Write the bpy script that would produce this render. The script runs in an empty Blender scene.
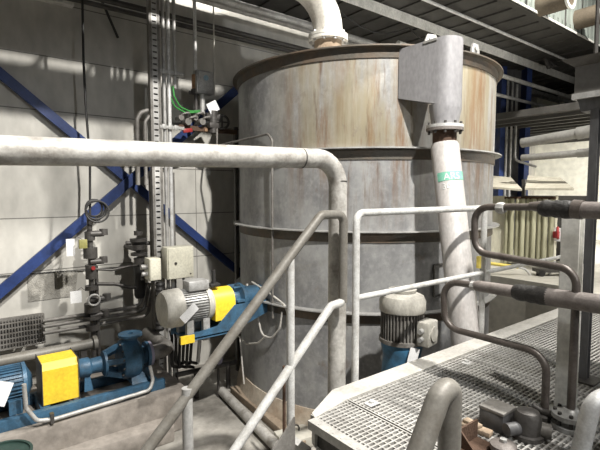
import bpy, bmesh, math, random
from mathutils import Vector, Matrix
R = math.radians
random.seed(7)
SC = bpy.context.scene
COL = SC.collection
V = Vector

# ------------------------------------------------------------------ camera
# X runs along the back wall (to the far right), Y towards the back wall, Z up.
CAMZ = 2.5
F = 450.0
AZ = R(52.0)          # heading measured from +X towards +Y
PITCH = R(4.07)
fwd_h = V((math.cos(AZ), math.sin(AZ), 0))
rgt = V((math.sin(AZ), -math.cos(AZ), 0))
fwd = fwd_h * math.cos(PITCH) + V((0, 0, -math.sin(PITCH)))
up = fwd_h * math.sin(PITCH) + V((0, 0, math.cos(PITCH)))
CP = V((0, 0, CAMZ))
cam_d = bpy.data.cameras.new('camera')
cam_d.sensor_width = 36.0
cam_d.lens = 36.0 * F / 600.0
cam_d.clip_start = 0.05
cam = bpy.data.objects.new('camera', cam_d)
COL.objects.link(cam)
cam.matrix_world = Matrix(((rgt.x, up.x, -fwd.x, CP.x), (rgt.y, up.y, -fwd.y, CP.y), (rgt.z, up.z, -fwd.z, CP.z), (0, 0, 0, 1)))
SC.camera = cam


def ray(px, py):
    return rgt * ((px - 300) / F) + up * ((225 - py) / F) + fwd


def PY(px, py, y):
    d = ray(px, py)
    return CP + d * (y / d.y)


def PX(px, py, x):
    d = ray(px, py)
    return CP + d * (x / d.x)


def PZ(px, py, z):
    d = ray(px, py)
    return CP + d * ((z - CAMZ) / d.z)


def PD(px, py, dep):
    d = ray(px, py)
    return CP + d * (dep / d.dot(fwd_h))


# ------------------------------------------------------------------ mesh builder
def frame_from(z):
    z = z.normalized()
    a = V((0, 0, 1)) if abs(z.z) < 0.9 else V((1, 0, 0))
    x = a.cross(z).normalized()
    y = z.cross(x)
    return x, y, z


def axis_matrix(p, z, xh=None):
    z = V(z).normalized()
    if xh is None:
        x, y, z = frame_from(z)
    else:
        y = z.cross(V(xh)).normalized()
        x = y.cross(z)
    return Matrix(((x.x, y.x, z.x, p[0]), (x.y, y.y, z.y, p[1]), (x.z, y.z, z.z, p[2]), (0, 0, 0, 1)))


def fillet(pts, rad, n=7):
    pts = [V(p) for p in pts]
    if rad <= 0 or len(pts) < 3:
        return pts
    out = [pts[0]]
    for i in range(1, len(pts) - 1):
        a, b, c = pts[i - 1], pts[i], pts[i + 1]
        u = (a - b)
        w = (c - b)
        lu, lw = u.length, w.length
        if lu < 1e-6 or lw < 1e-6:
            continue
        u /= lu
        w /= lw
        ang = u.angle(w)
        if ang > R(177):
            out.append(b)
            continue
        rr = rad
        t = rr / math.tan(ang / 2)
        m = min(lu * (.97 if i == 1 else .48), lw * (.97 if i == len(pts) - 2 else .48))
        if t > m:
            t = m
            rr = t * math.tan(ang / 2)
        cen = b + (u + w).normalized() * (rr / math.sin(ang / 2))
        p0 = b + u * t - cen
        p1 = b + w * t - cen
        tot = p0.angle(p1)
        ax = p0.cross(p1).normalized()
        for k in range(n + 1):
            out.append(cen + Matrix.Rotation(tot * k / n, 3, ax) @ p0)
    out.append(pts[-1])
    return out


class MB:
    def __init__(self, M=None):
        self.bm = bmesh.new()
        self.M = M or Matrix.Identity(4)

    def v(self, p):
        return self.bm.verts.new(self.M @ V(p))

    def f(self, vs):
        try:
            return self.bm.faces.new(vs)
        except ValueError:
            return None

    def box(self, c, s, rot=None, bev=0.0):
        c = V(c)
        T = Matrix.Translation(c)
        if rot is not None:
            T = T @ rot.to_4x4()
        vs = []
        for dz in (-.5, .5):
            for dx, dy in ((-.5, -.5), (.5, -.5), (.5, .5), (-.5, .5)):
                vs.append(self.v(T @ V((dx * s[0], dy * s[1], dz * s[2]))))
        fs = [(3, 2, 1, 0), (4, 5, 6, 7), (0, 1, 5, 4), (1, 2, 6, 5), (2, 3, 7, 6), (3, 0, 4, 7)]
        ff = [self.f([vs[i] for i in q]) for q in fs]
        if bev > 0:
            ed = set()
            for q in ff:
                ed.update(q.edges)
            bmesh.ops.bevel(self.bm, geom=list(ed), offset=bev, segments=2, affect='EDGES', profile=0.5)
        return self

    def bar(self, p0, p1, w, h, uph=None, bev=0.0):
        """square bar between two points; w across, h along the up hint"""
        p0, p1 = V(p0), V(p1)
        z = (p1 - p0)
        L = z.length
        z.normalize()
        u = V(uph) if uph else (V((0, 0, 1)) if abs(z.z) < .95 else V((0, 1, 0)))
        x = u.cross(z).normalized()
        y = z.cross(x)
        rot = Matrix(((x.x, y.x, z.x), (x.y, y.y, z.y), (x.z, y.z, z.z)))
        return self.box((p0 + p1) / 2, (w, h, L), rot, bev)

    def tube(self, pts, r, seg=16, fil=0.0, caps=True, inner=None):
        pts = fillet(pts, fil)
        rs = r if isinstance(r, (list, tuple)) else [r] * len(pts)
        n = len(pts)
        tang = []
        for i in range(n):
            a = pts[max(i - 1, 0)]
            b = pts[min(i + 1, n - 1)]
            tang.append((V(b) - V(a)).normalized())
        x, y, z = frame_from(tang[0])
        rings = []
        for i in range(n):
            t = tang[i]
            if i:
                q = tang[i - 1].rotation_difference(t)
                x = q @ x
                y = q @ y
            rings.append([self.v(V(pts[i]) + x * (rs[i] * math.cos(2 * math.pi * k / seg)) + y * (rs[i] * math.sin(2 * math.pi * k / seg))) for k in range(seg)])
        for i in range(n - 1):
            for k in range(seg):
                k2 = (k + 1) % seg
                self.f([rings[i][k], rings[i][k2], rings[i + 1][k2], rings[i + 1][k]])
        if caps:
            self.f(list(reversed(rings[0])))
            self.f(rings[-1])
        return self

    def cyl(self, p0, p1, r, seg=24, r2=None):
        return self.tube([p0, p1], [r, r if r2 is None else r2], seg)

    def lathe(self, prof, p=(0, 0, 0), axis=(0, 0, 1), seg=32, close=False):
        """prof: list of (radius, height along the axis)"""
        x, y, z = frame_from(V(axis))
        p = V(p)
        rings = []
        for r, h in prof:
            if r < 1e-5:
                rings.append([self.v(p + z * h)])
            else:
                rings.append([self.v(p + z * h + x * (r * math.cos(2 * math.pi * k / seg)) + y * (r * math.sin(2 * math.pi * k / seg))) for k in range(seg)])
        prs = list(zip(rings[:-1], rings[1:]))
        if close:
            prs.append((rings[-1], rings[0]))
        for a, b in prs:
            for k in range(seg):
                k2 = (k + 1) % seg
                if len(a) == 1 and len(b) > 1:
                    self.f([a[0], b[k2], b[k]])
                elif len(b) == 1 and len(a) > 1:
                    self.f([a[k], a[k2], b[0]])
                elif len(a) > 1:
                    self.f([a[k], a[k2], b[k2], b[k]])
        return self

    def prism(self, poly, vec):
        """closed polygon of 3-D points swept along vec"""
        vec = V(vec)
        a = [self.v(p) for p in poly]
        b = [self.v(V(p) + vec) for p in poly]
        self.f(list(reversed(a)))
        self.f(b)
        n = len(a)
        for i in range(n):
            j = (i + 1) % n
            self.f([a[i], a[j], b[j], b[i]])
        return self

    def bolt(self, p, axis, r, h):
        x, y, z = frame_from(V(axis))
        p = V(p)
        return self.prism([p + x * (r * math.cos(k * math.pi / 3)) + y * (r * math.sin(k * math.pi / 3)) for k in range(6)], z * h)

    def ring_bolts(self, p, axis, rad, n, r, h):
        x, y, z = frame_from(V(axis))
        for k in range(n):
            a = 2 * math.pi * (k + .5) / n
            self.bolt(V(p) + x * rad * math.cos(a) + y * rad * math.sin(a), axis, r, h)
        return self

    def torus(self, p, axis, rad, r, seg=28, rseg=10, arc=2 * math.pi):
        x, y, z = frame_from(V(axis))
        n = int(seg * arc / (2 * math.pi))
        pts = [V(p) + x * rad * math.cos(arc * k / n) + y * rad * math.sin(arc * k / n) for k in range(n + 1)]
        return self.tube(pts, r, rseg)

    def build(self, name, m, parent=None, label=None):
        off = origin_of(parent) if parent else V((0, 0, 0))
        me = bpy.data.meshes.new(name)
        bmesh.ops.recalc_face_normals(self.bm, faces=self.bm.faces[:])
        if parent:
            bmesh.ops.translate(self.bm, verts=self.bm.verts[:], vec=-off)
        self.bm.to_mesh(me)
        self.bm.free()
        me.materials.append(m)
        for p in me.polygons:
            p.use_smooth = True
        me.set_sharp_from_angle(angle=R(38))
        o = bpy.data.objects.new(name, me)
        COL.objects.link(o)
        if parent:
            o.parent = parent
        if label:
            o['label'] = label
        return o

    def solo(self, name, m, label, cat, group=None, at=None):
        """a thing that is one mesh, its origin at AT (world)"""
        at = V(at) if at is not None else self.base()
        bmesh.ops.translate(self.bm, verts=self.bm.verts[:], vec=-at)
        o = self.build(name, m)
        o.location = at
        tag(o, label, cat, group)
        return o

    def base(self):
        vs = [v.co for v in self.bm.verts]
        mn = [min(c[i] for c in vs) for i in range(3)]
        mx = [max(c[i] for c in vs) for i in range(3)]
        return V(((mn[0] + mx[0]) / 2, (mn[1] + mx[1]) / 2, mn[2]))


def bolt_ring(p, axis, rad, n, r, h, m, parent):
    """one bolt mesh, then copies of it round a bolt circle"""
    x, y, z = frame_from(V(axis))
    off = origin_of(parent)
    first = None
    for k in range(n):
        a = 2 * math.pi * (k + .5) / n
        c = V(p) + x * rad * math.cos(a) + y * rad * math.sin(a)
        if first is None:
            b = MB()
            b.bolt((0, 0, 0), axis, r, h)
            first = b.build('bolt', m)
            o = first
        else:
            o = first.copy()
            COL.objects.link(o)
        o.parent = parent
        o.location = c - off


def origin_of(o):
    p = V((0, 0, 0))
    while o is not None:
        p = p + V(o.location)
        o = o.parent
    return p


def tag(o, label, cat, group=None):
    o['label'] = label
    o['category'] = cat
    if group:
        o['group'] = group
    return o


def thing(name, label, cat, loc, group=None):
    o = bpy.data.objects.new(name, None)
    o.empty_display_size = 0.1
    COL.objects.link(o)
    o.location = V(loc)
    return tag(o, label, cat, group)


def struct(mb, name, m):
    o = mb.build(name, m)
    o['kind'] = 'structure'
    return o


# ------------------------------------------------------------------ materials
def mat(name, col, rough=0.6, metal=0.0, dirt=None, amount=0.5, scale=6.0, streak=1.0, bump=0.0, spec=0.4, fine=0.12, lo=.42, hi=.68):
    """noise-mottled surface with patches of DIRT colour; streak<1 stretches patches vertically"""
    m = bpy.data.materials.new(name)
    m.use_nodes = True
    nt = m.node_tree
    N, L = nt.nodes, nt.links
    b = N['Principled BSDF']
    b.inputs['Roughness'].default_value = rough
    b.inputs['Metallic'].default_value = metal
    b.inputs['Specular IOR Level'].default_value = spec
    tc = N.new('ShaderNodeTexCoord')
    mp = N.new('ShaderNodeMapping')
    mp.inputs['Scale'].default_value = (1, 1, streak)
    L.new(tc.outputs['Object'], mp.inputs['Vector'])
    n1 = N.new('ShaderNodeTexNoise')
    n1.inputs['Scale'].default_value = scale
    n1.inputs['Detail'].default_value = 8
    n1.inputs['Roughness'].default_value = .62
    L.new(mp.outputs[0], n1.inputs['Vector'])
    rp = N.new('ShaderNodeValToRGB')
    rp.color_ramp.elements[0].position = lo
    rp.color_ramp.elements[1].position = hi
    L.new(n1.outputs['Fac'], rp.inputs['Fac'])
    n2 = N.new('ShaderNodeTexNoise')
    n2.inputs['Scale'].default_value = scale * 7
    n2.inputs['Detail'].default_value = 4
    L.new(mp.outputs[0], n2.inputs['Vector'])
    mr = N.new('ShaderNodeMapRange')
    mr.inputs['From Min'].default_value = .3
    mr.inputs['From Max'].default_value = .7
    mr.inputs['To Min'].default_value = 1 - fine
    mr.inputs['To Max'].default_value = 1 + fine
    L.new(n2.outputs['Fac'], mr.inputs['Value'])
    mx = N.new('ShaderNodeMix')
    mx.data_type = 'RGBA'
    d = dirt or tuple(c * .55 for c in col)
    mx.inputs['A'].default_value = (*col, 1)
    mx.inputs['B'].default_value = (*d, 1)
    ml = N.new('ShaderNodeMath')
    ml.operation = 'MULTIPLY'
    ml.inputs[1].default_value = amount
    L.new(rp.outputs['Color'], ml.inputs[0])
    L.new(ml.outputs[0], mx.inputs['Factor'])
    vm = N.new('ShaderNodeVectorMath')
    vm.operation = 'SCALE'
    L.new(mx.outputs['Result'], vm.inputs[0])
    L.new(mr.outputs['Result'], vm.inputs['Scale'])
    L.new(vm.outputs[0], b.inputs['Base Color'])
    if bump > 0:
        bp = N.new('ShaderNodeBump')
        bp.inputs['Strength'].default_value = bump
        bp.inputs['Distance'].default_value = .02
        L.new(n2.outputs['Fac'], bp.inputs['Height'])
        L.new(bp.outputs[0], b.inputs['Normal'])
    m['n'] = 1
    return m


def nmath(nt, op, a, b=None, c=None):
    n = nt.nodes.new('ShaderNodeMath')
    n.operation = op
    for i, x in enumerate((a, b, c)):
        if x is None:
            continue
        if isinstance(x, (int, float)):
            n.inputs[i].default_value = x
        else:
            nt.links.new(x, n.inputs[i])
    return n.outputs[0]


def wall_material():
    m = mat('panel_wall', (.50, .485, .445), .5, 0, (.34, .325, .29), .6, 1.1, .5, 0.04)
    nt = m.node_tree
    N, L = nt.nodes, nt.links
    b = N['Principled BSDF']
    src = b.inputs['Base Color'].links[0].from_socket
    tc = N.new('ShaderNodeTexCoord')
    sp = N.new('ShaderNodeSeparateXYZ')
    L.new(tc.outputs['Object'], sp.inputs[0])
    z = nmath(nt, 'FRACT', nmath(nt, 'DIVIDE', nmath(nt, 'SUBTRACT', sp.outputs['Z'], 2.213 - .617 * 20 - .006), .617))
    lz = nmath(nt, 'LESS_THAN', z, .02)
    x = nmath(nt, 'FRACT', nmath(nt, 'DIVIDE', nmath(nt, 'ADD', sp.outputs['X'], 47.23), 2.5))
    lx = nmath(nt, 'LESS_THAN', x, .004)
    ln = nmath(nt, 'MULTIPLY', nmath(nt, 'MAXIMUM', lz, lx), .75)
    mx = N.new('ShaderNodeMix')
    mx.data_type = 'RGBA'
    L.new(ln, mx.inputs['Factor'])
    L.new(src, mx.inputs['A'])
    mx.inputs['B'].default_value = (.07, .065, .06, 1)
    L.new(mx.outputs['Result'], b.inputs['Base Color'])
    return m


def tank_material():
    """galvanised plate with yellow-brown runs, strongest in the top course"""
    m = bpy.data.materials.new('stained_tank_plate')
    m.use_nodes = True
    nt = m.node_tree
    N, L = nt.nodes, nt.links
    b = N['Principled BSDF']
    b.inputs['Roughness'].default_value = .55
    b.inputs['Metallic'].default_value = .15
    tc = N.new('ShaderNodeTexCoord')
    sp = N.new('ShaderNodeSeparateXYZ')
    L.new(tc.outputs['Object'], sp.inputs[0])

    def noise(scale, vs, detail=6, rough=.6):
        mp = N.new('ShaderNodeMapping')
        mp.inputs['Scale'].default_value = vs
        L.new(tc.outputs['Object'], mp.inputs['Vector'])
        n = N.new('ShaderNodeTexNoise')
        n.inputs['Scale'].default_value = scale
        n.inputs['Detail'].default_value = detail
        n.inputs['Roughness'].default_value = rough
        L.new(mp.outputs[0], n.inputs['Vector'])
        return n.outputs['Fac']

    def ramp(s, a, c):
        mr = N.new('ShaderNodeMapRange')
        mr.interpolation_type = 'SMOOTHSTEP'
        mr.inputs['From Min'].default_value = a
        mr.inputs['From Max'].default_value = c
        L.new(s, mr.inputs['Value'])
        return mr.outputs['Result']

    def mix(fac, A, B):
        mx = N.new('ShaderNodeMix')
        mx.data_type = 'RGBA'
        L.new(fac, mx.inputs['Factor'])
        for s, k in ((A, 'A'), (B, 'B')):
            if isinstance(s, tuple):
                mx.inputs[k].default_value = (*s, 1)
            else:
                L.new(s, mx.inputs[k])
        return mx.outputs['Result']
    base = mix(ramp(noise(3.0, (1, 1, .7), 8, .7), .35, .68), (.36, .36, .355), (.20, .20, .205))
    base = mix(nmath(nt, 'MULTIPLY', ramp(noise(18, (1, 1, 1), 4), .45, .75), .35), base, (.48, .48, .465))
    top = ramp(sp.outputs['Z'], 2.85, 3.0)
    mid = ramp(sp.outputs['Z'], 1.9, 2.95)
    # azimuth weight: the runs are on the side that faces the walkway and the far end, not on the wall side
    side = ramp(nmath(nt, 'SUBTRACT', nmath(nt, 'MULTIPLY', sp.outputs['X'], .788), nmath(nt, 'MULTIPLY', sp.outputs['Y'], .616)), -1.3, -.5)
    def mul(*x):
        o_ = x[0]
        for y_ in x[1:]:
            o_ = nmath(nt, 'MULTIPLY', o_, y_)
        return o_
    yel = ramp(noise(2.2, (1, 1, .22), 6, .6), .34, .56)
    c = mix(mul(yel, top, side, .9), base, (.265, .225, .14))
    fine_ = ramp(noise(9, (1, 1, .06), 6, .75), .46, .64)
    c = mix(mul(fine_, top, side, .5), c, (.37, .345, .27))
    patch = ramp(noise(1.5, (1, 1, .25), 3), .46, .60)
    brown = ramp(noise(6, (1, 1, .10), 8, .78), .45, .64)
    wt = mul(nmath(nt, 'MAXIMUM', nmath(nt, 'MULTIPLY', top, .95), nmath(nt, 'MULTIPLY', mid, .9)), side, nmath(nt, 'MULTIPLY_ADD', patch, .75, .25))
    c = mix(mul(brown, wt, .9), c, (.20, .105, .045))
    drip = ramp(noise(11, (1, 1, .07), 7, .7), .54, .66)
    c = mix(mul(drip, wt, .8), c, (.11, .06, .03))
    spots = ramp(noise(7, (1, 1, .8), 6, .7), .58, .70)
    c = mix(mul(spots, side, .55), c, (.19, .15, .12))
    white_ = ramp(noise(5, (1, 1, .12), 7, .75), .56, .70)
    c = mix(mul(white_, side, .35), c, (.46, .455, .42))
    L.new(c, b.inputs['Base Color'])
    bp = N.new('ShaderNodeBump')
    bp.inputs['Strength'].default_value = .15
    bp.inputs['Distance'].default_value = .03
    L.new(noise(1.6, (1, 1, .5), 3), bp.inputs['Height'])
    L.new(bp.outputs[0], b.inputs['Normal'])
    return m


M = {}
M['wall'] = wall_material()
M['tank'] = tank_material()
M['ringshade'] = mat('shaded_rusty_ring_steel', (.10, .09, .075), .6, .2, (.17, .11, .07), .6, 5, 1, .15)  # dark tone carries the shade under the rings, with rust patches
M['concrete'] = mat('wet_concrete', (.40, .38, .345), .6, 0, (.13, .12, .105), .85, 1.6, 1, .25, lo=.40, hi=.62)
M['plinth'] = mat('plinth_concrete', (.30, .27, .24), .8, 0, (.12, .105, .09), .8, 2.2, 1, .3, lo=.40, hi=.62)
M['floor2'] = mat('dry_concrete', (.52, .50, .44), .75, 0, (.36, .34, .29), .6, 1.5, 1, .1)
M['galv'] = mat('galvanised_steel', (.44, .435, .42), .5, .25, (.24, .23, .215), .7, 9, 1, .08)
M['whitegalv'] = mat('pale_galvanised_pipe', (.62, .62, .61), .45, .2, (.33, .31, .29), .55, 14, 1, .06)
M['bigpipe'] = mat('dusty_grey_pipe', (.47, .455, .425), .5, .1, (.20, .18, .155), .75, 9, 1, .1, lo=.45, hi=.66)
M['rail'] = mat('worn_grey_rail', (.19, .18, .16), .5, .1, (.115, .10, .08), .6, 10, 1, .06)
M['railwhite'] = mat('white_painted_rail', (.56, .56, .545), .5, .05, (.30, .28, .25), .6, 14, 1, .06)
M['brownpipe'] = mat('grimy_brown_pipe', (.105, .09, .08), .4, .25, (.055, .043, .036), .7, 14, 1, .1)
M['pinkpipe'] = mat('dusty_pinkish_pipe', (.20, .178, .165), .55, .1, (.10, .082, .073), .7, 14, 1, .1)
M['black'] = mat('black_tape', (.018, .017, .016), .5, 0, (.06, .055, .05), .5, 12, 1, .3)
M['darksteel'] = mat('dark_grimy_steel', (.085, .08, .075), .5, .3, (.035, .03, .027), .6, 9, 1, .15)
M['darkcol'] = mat('dark_grey_column_paint', (.11, .11, .112), .5, .2, (.045, .04, .038), .7, 7, .3, .1)
M['hopper'] = mat('dull_hopper_sheet', (.13, .123, .112), .6, .1, (.07, .065, .058), .6, 4, 1, .05)
M['stub'] = mat('dull_brown_stub', (.13, .105, .075), .6, .1, (.07, .055, .04), .6, 6)
M['farpipe'] = mat('dull_far_pipe', (.20, .195, .18), .6, .1, (.12, .115, .10), .6, 4)
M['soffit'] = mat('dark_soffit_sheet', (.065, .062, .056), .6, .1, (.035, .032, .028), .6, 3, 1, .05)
M['blue'] = mat('pump_blue_paint', (.048, .12, .20), .42, .05, (.035, .055, .075), .8, 9, 1, .15)
M['bluebrace'] = mat('deep_blue_paint', (.022, .045, .155), .45, .05, (.010, .016, .042), .6, 5, 1, .05)
M['bluegear'] = mat('gearbox_blue_paint', (.05, .16, .28), .4, .05, (.03, .05, .07), .6, 10, 1, .1)
M['yellow'] = mat('yellow_guard_paint', (.74, .52, .035), .45, 0, (.42, .27, .03), .35, 5, 1, .04)
M['yellowpale'] = mat('yellow_sleeve', (.74, .60, .13), .5, 0, (.5, .38, .08), .4, 8)
M['motorgrey'] = mat('motor_cream_grey', (.46, .445, .40), .5, .05, (.22, .205, .18), .6, 9, .6, .08)
M['motordark'] = mat('motor_dark_grey', (.21, .20, .185), .5, .15, (.09, .08, .07), .7, 9, 1, .1)
M['motormid'] = mat('motor_silver_grey', (.40, .40, .39), .4, .3, (.17, .16, .15), .7, 12, 1, .1)
M['cream'] = mat('cream_enclosure', (.66, .64, .53), .4, 0, (.42, .40, .33), .3, 7, 1, .02)
M['white'] = mat('white_card', (.80, .80, .80), .6, 0, (.6, .6, .6), .3, 20)
M['rust'] = mat('rusty_brown_iron', (.10, .06, .04), .8, .1, (.07, .04, .027), .7, 10, 1, .3)
M['palerust'] = mat('pale_rusty_scale', (.40, .315, .23), .85, 0, (.20, .135, .085), .7, 7, 1, .3)
M['red'] = mat('red_plastic', (.30, .03, .03), .4, 0, (.25, .02, .02), .4, 10)
M['green'] = mat('green_cable', (.05, .28, .06), .5, 0, (.03, .12, .03), .4, 8)
M['copper'] = mat('copper_body', (.40, .25, .15), .45, .5, (.2, .11, .06), .6, 12)
M['cable'] = mat('black_cable', (.025, .024, .023), .55)
M['greycable'] = mat('light_grey_cable', (.50, .48, .44), .6)
M['tarp'] = mat('cream_wall_sheet', (.86, .85, .76), .7, 0, (.70, .68, .58), .5, .9, 1, .05)
M['fibre'] = mat('weathered_roof_sheet', (.52, .49, .40), .75, 0, (.33, .30, .23), .6, 4, 1, .1)
M['strip'] = mat('yellowed_strip_plastic', (.40, .39, .27), .45, 0, (.22, .21, .13), .7, 6, .15, .05)
M['creampanel'] = mat('pale_panel', (.68, .66, .54), .6, 0, (.50, .47, .36), .5, 3, .4)
M['corrug'] = mat('pale_green_cladding', (.27, .30, .27), .5, .05, (.20, .22, .20), .5, 2, .3)
M['beam'] = mat('pale_beam_paint', (.74, .73, .68), .5, .05, (.32, .31, .28), .5, 6, 1)
M['grating'] = mat('galvanised_grating', (.46, .45, .425), .45, .25, (.25, .235, .22), .6, 9)
M['curb'] = mat('dusty_curb_plate', (.48, .465, .43), .7, .05, (.30, .285, .255), .6, 6, 1, .15)
M['wood'] = mat('weathered_timber', (.32, .255, .19), .8, 0, (.16, .12, .085), .7, 6, 1, .2)
M['tankpad'] = mat('scaled_tank_foot', (.50, .44, .36), .8, 0, (.31, .22, .15), .7, 3, 1, .25)
M['plaster'] = mat('rough_plaster', (.37, .355, .32), .9, 0, (.20, .19, .17), .7, 12, 1, .5)
M['ductgrey'] = mat('matt_grey_duct', (.31, .305, .315), .5, .1, (.24, .235, .24), .5, 5, .5, .04)
M['pipeprint'] = mat('dull_white_pipe', (.47, .45, .435), .5, .05, (.42, .385, .36), .6, 7, .5, .08)
M['greenprint'] = mat('green_print', (.20, .52, .38), .6, 0, (.32, .56, .44), .5, 18)
M['whiteprint'] = mat('white_print', (.90, .92, .90), .6)
M['nozzle'] = mat('pale_nozzle_pipe', (.62, .60, .55), .5, .1, (.40, .37, .32), .6, 6, 1, .08)
M['purple'] = mat('dusty_violet_ring', (.28, .26, .33), .5, 0, (.15, .13, .17), .6, 10)

# ------------------------------------------------------------------ the setting
WY = 5.95
ZG = PY(556, 22, 3.1).z          # underside of the overhead gallery
b = MB()
b.box((3.5, 1.5, -.1), (22, 12, .2))
struct(b, 'floor', M['concrete'])
b = MB()
b.box((10.6, 1.0, .65), (8.8, 9.9, 1.3))
b.box((5.66, -.78, .65), (1.08, 6.34, 1.3))
struct(b, 'floor_upper', M['floor2'])
b = MB()
b.box((3.5, WY + .1, 3.2), (22, .2, 6.8))
struct(b, 'wall_back', M['wall'])
b = MB()
b.box((13.1, 1.5, 3.2), (.2, 9.2, 6.8))
struct(b, 'wall_right', M['tarp'])
b = MB()
b.box((-6.0, 1.5, 3.2), (.2, 9.2, 6.8))
struct(b, 'wall_left', M['wall'])
b = MB()
b.box((3.5, 1.5, 9.1), (22, 12, .2))
struct(b, 'ceiling', M['soffit'])
# raised concrete plinth under the pump, with its foot step
b = MB()
b.box((.06, 4.94, .225), (3.7, 1.1, .45), bev=.02)
b.box((-.05, 4.88, .10), (3.5, 1.32, .20), bev=.02)
struct(b, 'trim_1', M['plinth'])


# ------------------------------------------------------------------ big storage tank
TC = V((4.30, 4.186, 0))
TR = 1.59
DN_ = 4.37
ZR1, ZR2, ZR3, ZTOP = (PD(366, y_, DN_).z for y_ in (312, 231, 147.5, 46.5))
def on_tank(px, py, out=0.0):
    """where a sight line meets the tank's round wall"""
    d = ray(px, py)
    rr = TR + out
    a = d.x * d.x + d.y * d.y
    bb = -2 * (d.x * TC.x + d.y * TC.y)
    cc = TC.x ** 2 + TC.y ** 2 - rr * rr
    s = (-bb - math.sqrt(max(bb * bb - 4 * a * cc, 0))) / (2 * a)
    return CP + d * s


t = thing('storage_tank', 'large round stained steel tank with bolted ring bands behind the walkway', 'tank', TC)
b = MB()
prof = [(TR - .02, .10), (TR, .10)]
for z in (ZR1, ZR2, ZR3):
    prof += [(TR, z - .01), (TR + .004, z + .01)]
prof += [(TR + .006, ZTOP - .04), (TR - .03, ZTOP - .04), (TR - .03, ZTOP - .4)]
b.lathe(prof, TC, seg=128)
b.build('shell', M['tank'], t)
b = MB()
b.lathe([(0, ZTOP - .09), (TR - .031, ZTOP - .09), (TR - .031, ZTOP - .13), (0, ZTOP - .13)], TC, seg=96)
b.build('lid', M['galv'], t)
for z in (ZR1, ZR2, ZR3):
    b = MB()
    b.lathe([(TR - .01, z), (TR + .085, z), (TR + .085, z - .012), (TR - .01, z - .014)], TC, seg=128, close=True)
    o = b.build('stiffener_ring', M['galv'], t)
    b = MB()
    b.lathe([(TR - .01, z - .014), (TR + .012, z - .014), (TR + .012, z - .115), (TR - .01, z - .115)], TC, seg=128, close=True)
    b.build('ring_shade_band', M['ringshade'], o)  # dark band painted in for the shadow below the ring
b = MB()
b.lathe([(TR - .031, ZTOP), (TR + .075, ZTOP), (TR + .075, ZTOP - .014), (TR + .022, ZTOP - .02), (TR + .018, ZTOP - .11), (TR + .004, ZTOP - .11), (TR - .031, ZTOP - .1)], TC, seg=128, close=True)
b.build('top_rim', M['ringshade'], t)
b = MB()
b.lathe([(0, 0), (TR + .06, 0), (TR + .06, .06), (TR + .05, .10), (TR + .03, .18), (TR + .012, .27), (TR - .02, .27), (0, .3)], TC, seg=96)
b.build('foot_ring', M['tankpad'], t)
for px, py in ((431, 40), (475, 66)):
    p = on_tank(px, 80)
    a = math.atan2(p.y - TC.y, p.x - TC.x)
    q = TC + V((math.cos(a) * (TR - .02), math.sin(a) * (TR - .02), ZTOP))
    tg = V((-math.sin(a), math.cos(a), 0))
    b = MB()
    c = [q + tg * x + V((0, 0, z)) for x, z in ((-.07, 0), (.07, 0), (.07, .07), (.045, .13), (-.045, .13), (-.07, .07))]
    b.prism(c, V((math.cos(a), math.sin(a), 0)) * .02)
    b.cyl(q + V((0, 0, .085)) - V((math.cos(a), math.sin(a), 0)) * .012, q + V((0, 0, .085)) + V((math.cos(a), math.sin(a), 0)) * .034, .028, 12)
    b.build('lifting_lug', M['galv'], t)


# thin square bracket frame welded on the wall of the tank
b = MB()
pp = [on_tank(434, 265, .02), on_tank(452, 263, .02), on_tank(452, 290, .02), on_tank(434, 297, .02)]
for i in range(4):
    b.bar(pp[i], pp[(i + 1) % 4], .016, .016)
b.build('bracket_frame', M['darksteel'], t)
# ------------------------------------------------------------------ discharge chute on the tank and its pipe
W = .14
pe = on_tank(397, 72, .0)
DX = pe.x + W
DN = PX(446, 72, DX).y      # Y of the nose centre
yb = pe.y
ztop = PX(397, 50, pe.x).z
z0, z1 = PD(397, 97, 4.3).z, PX(446, 106, pe.x).z
zfl = PX(447, 128, DX).z    # upper face of the outlet flange joint
t = thing('discharge_chute', 'grey sheet metal chute with rounded nose at the top of the tank', 'chute', (DX, DN, zfl))
b = MB()
n = 12
top, bot = [], []
outline = [(DX - W, yb - .02)] + [(DX - W * math.cos(math.pi * k / n), DN - W * math.sin(math.pi * k / n)) for k in range(n + 1)] + [(DX + W, yb - .10)]
for x, y in outline:
    f_ = (y - (DN - W)) / (yb - (DN - W))
    top.append(b.v((x, y, ztop)))
    bot.append(b.v((x, y, z1 + (z0 - z1) * max(f_, 0))))
b.f(top)
b.f(list(reversed(bot)))
for i in range(len(top)):
    j = (i + 1) % len(top)
    b.f([top[i], top[j], bot[j], bot[i]])
b.build('chute_body', M['ductgrey'], t)
b = MB()
b.lathe([(.14, z1 + .04), (.139, z1), (.122, z1 - .10), (.115, zfl + .02), (0, zfl + .02)], (DX, DN, 0), seg=32)
b.build('outlet_cone', M['ductgrey'], t)
b = MB()
b.lathe([(.10, zfl + .026), (.162, zfl + .026), (.162, zfl), (.10, zfl)], (DX, DN, 0), seg=36, close=True)
b.build('flange', M['whitegalv'], t)
b = MB()
for x, z in ((-W - .004, 0),):
    b.bar((DX + x, yb - .3, ztop - .012), (DX + x, DN, ztop - .012), .006, .02)
b.build('edge_strip', M['galv'], t)

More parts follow.
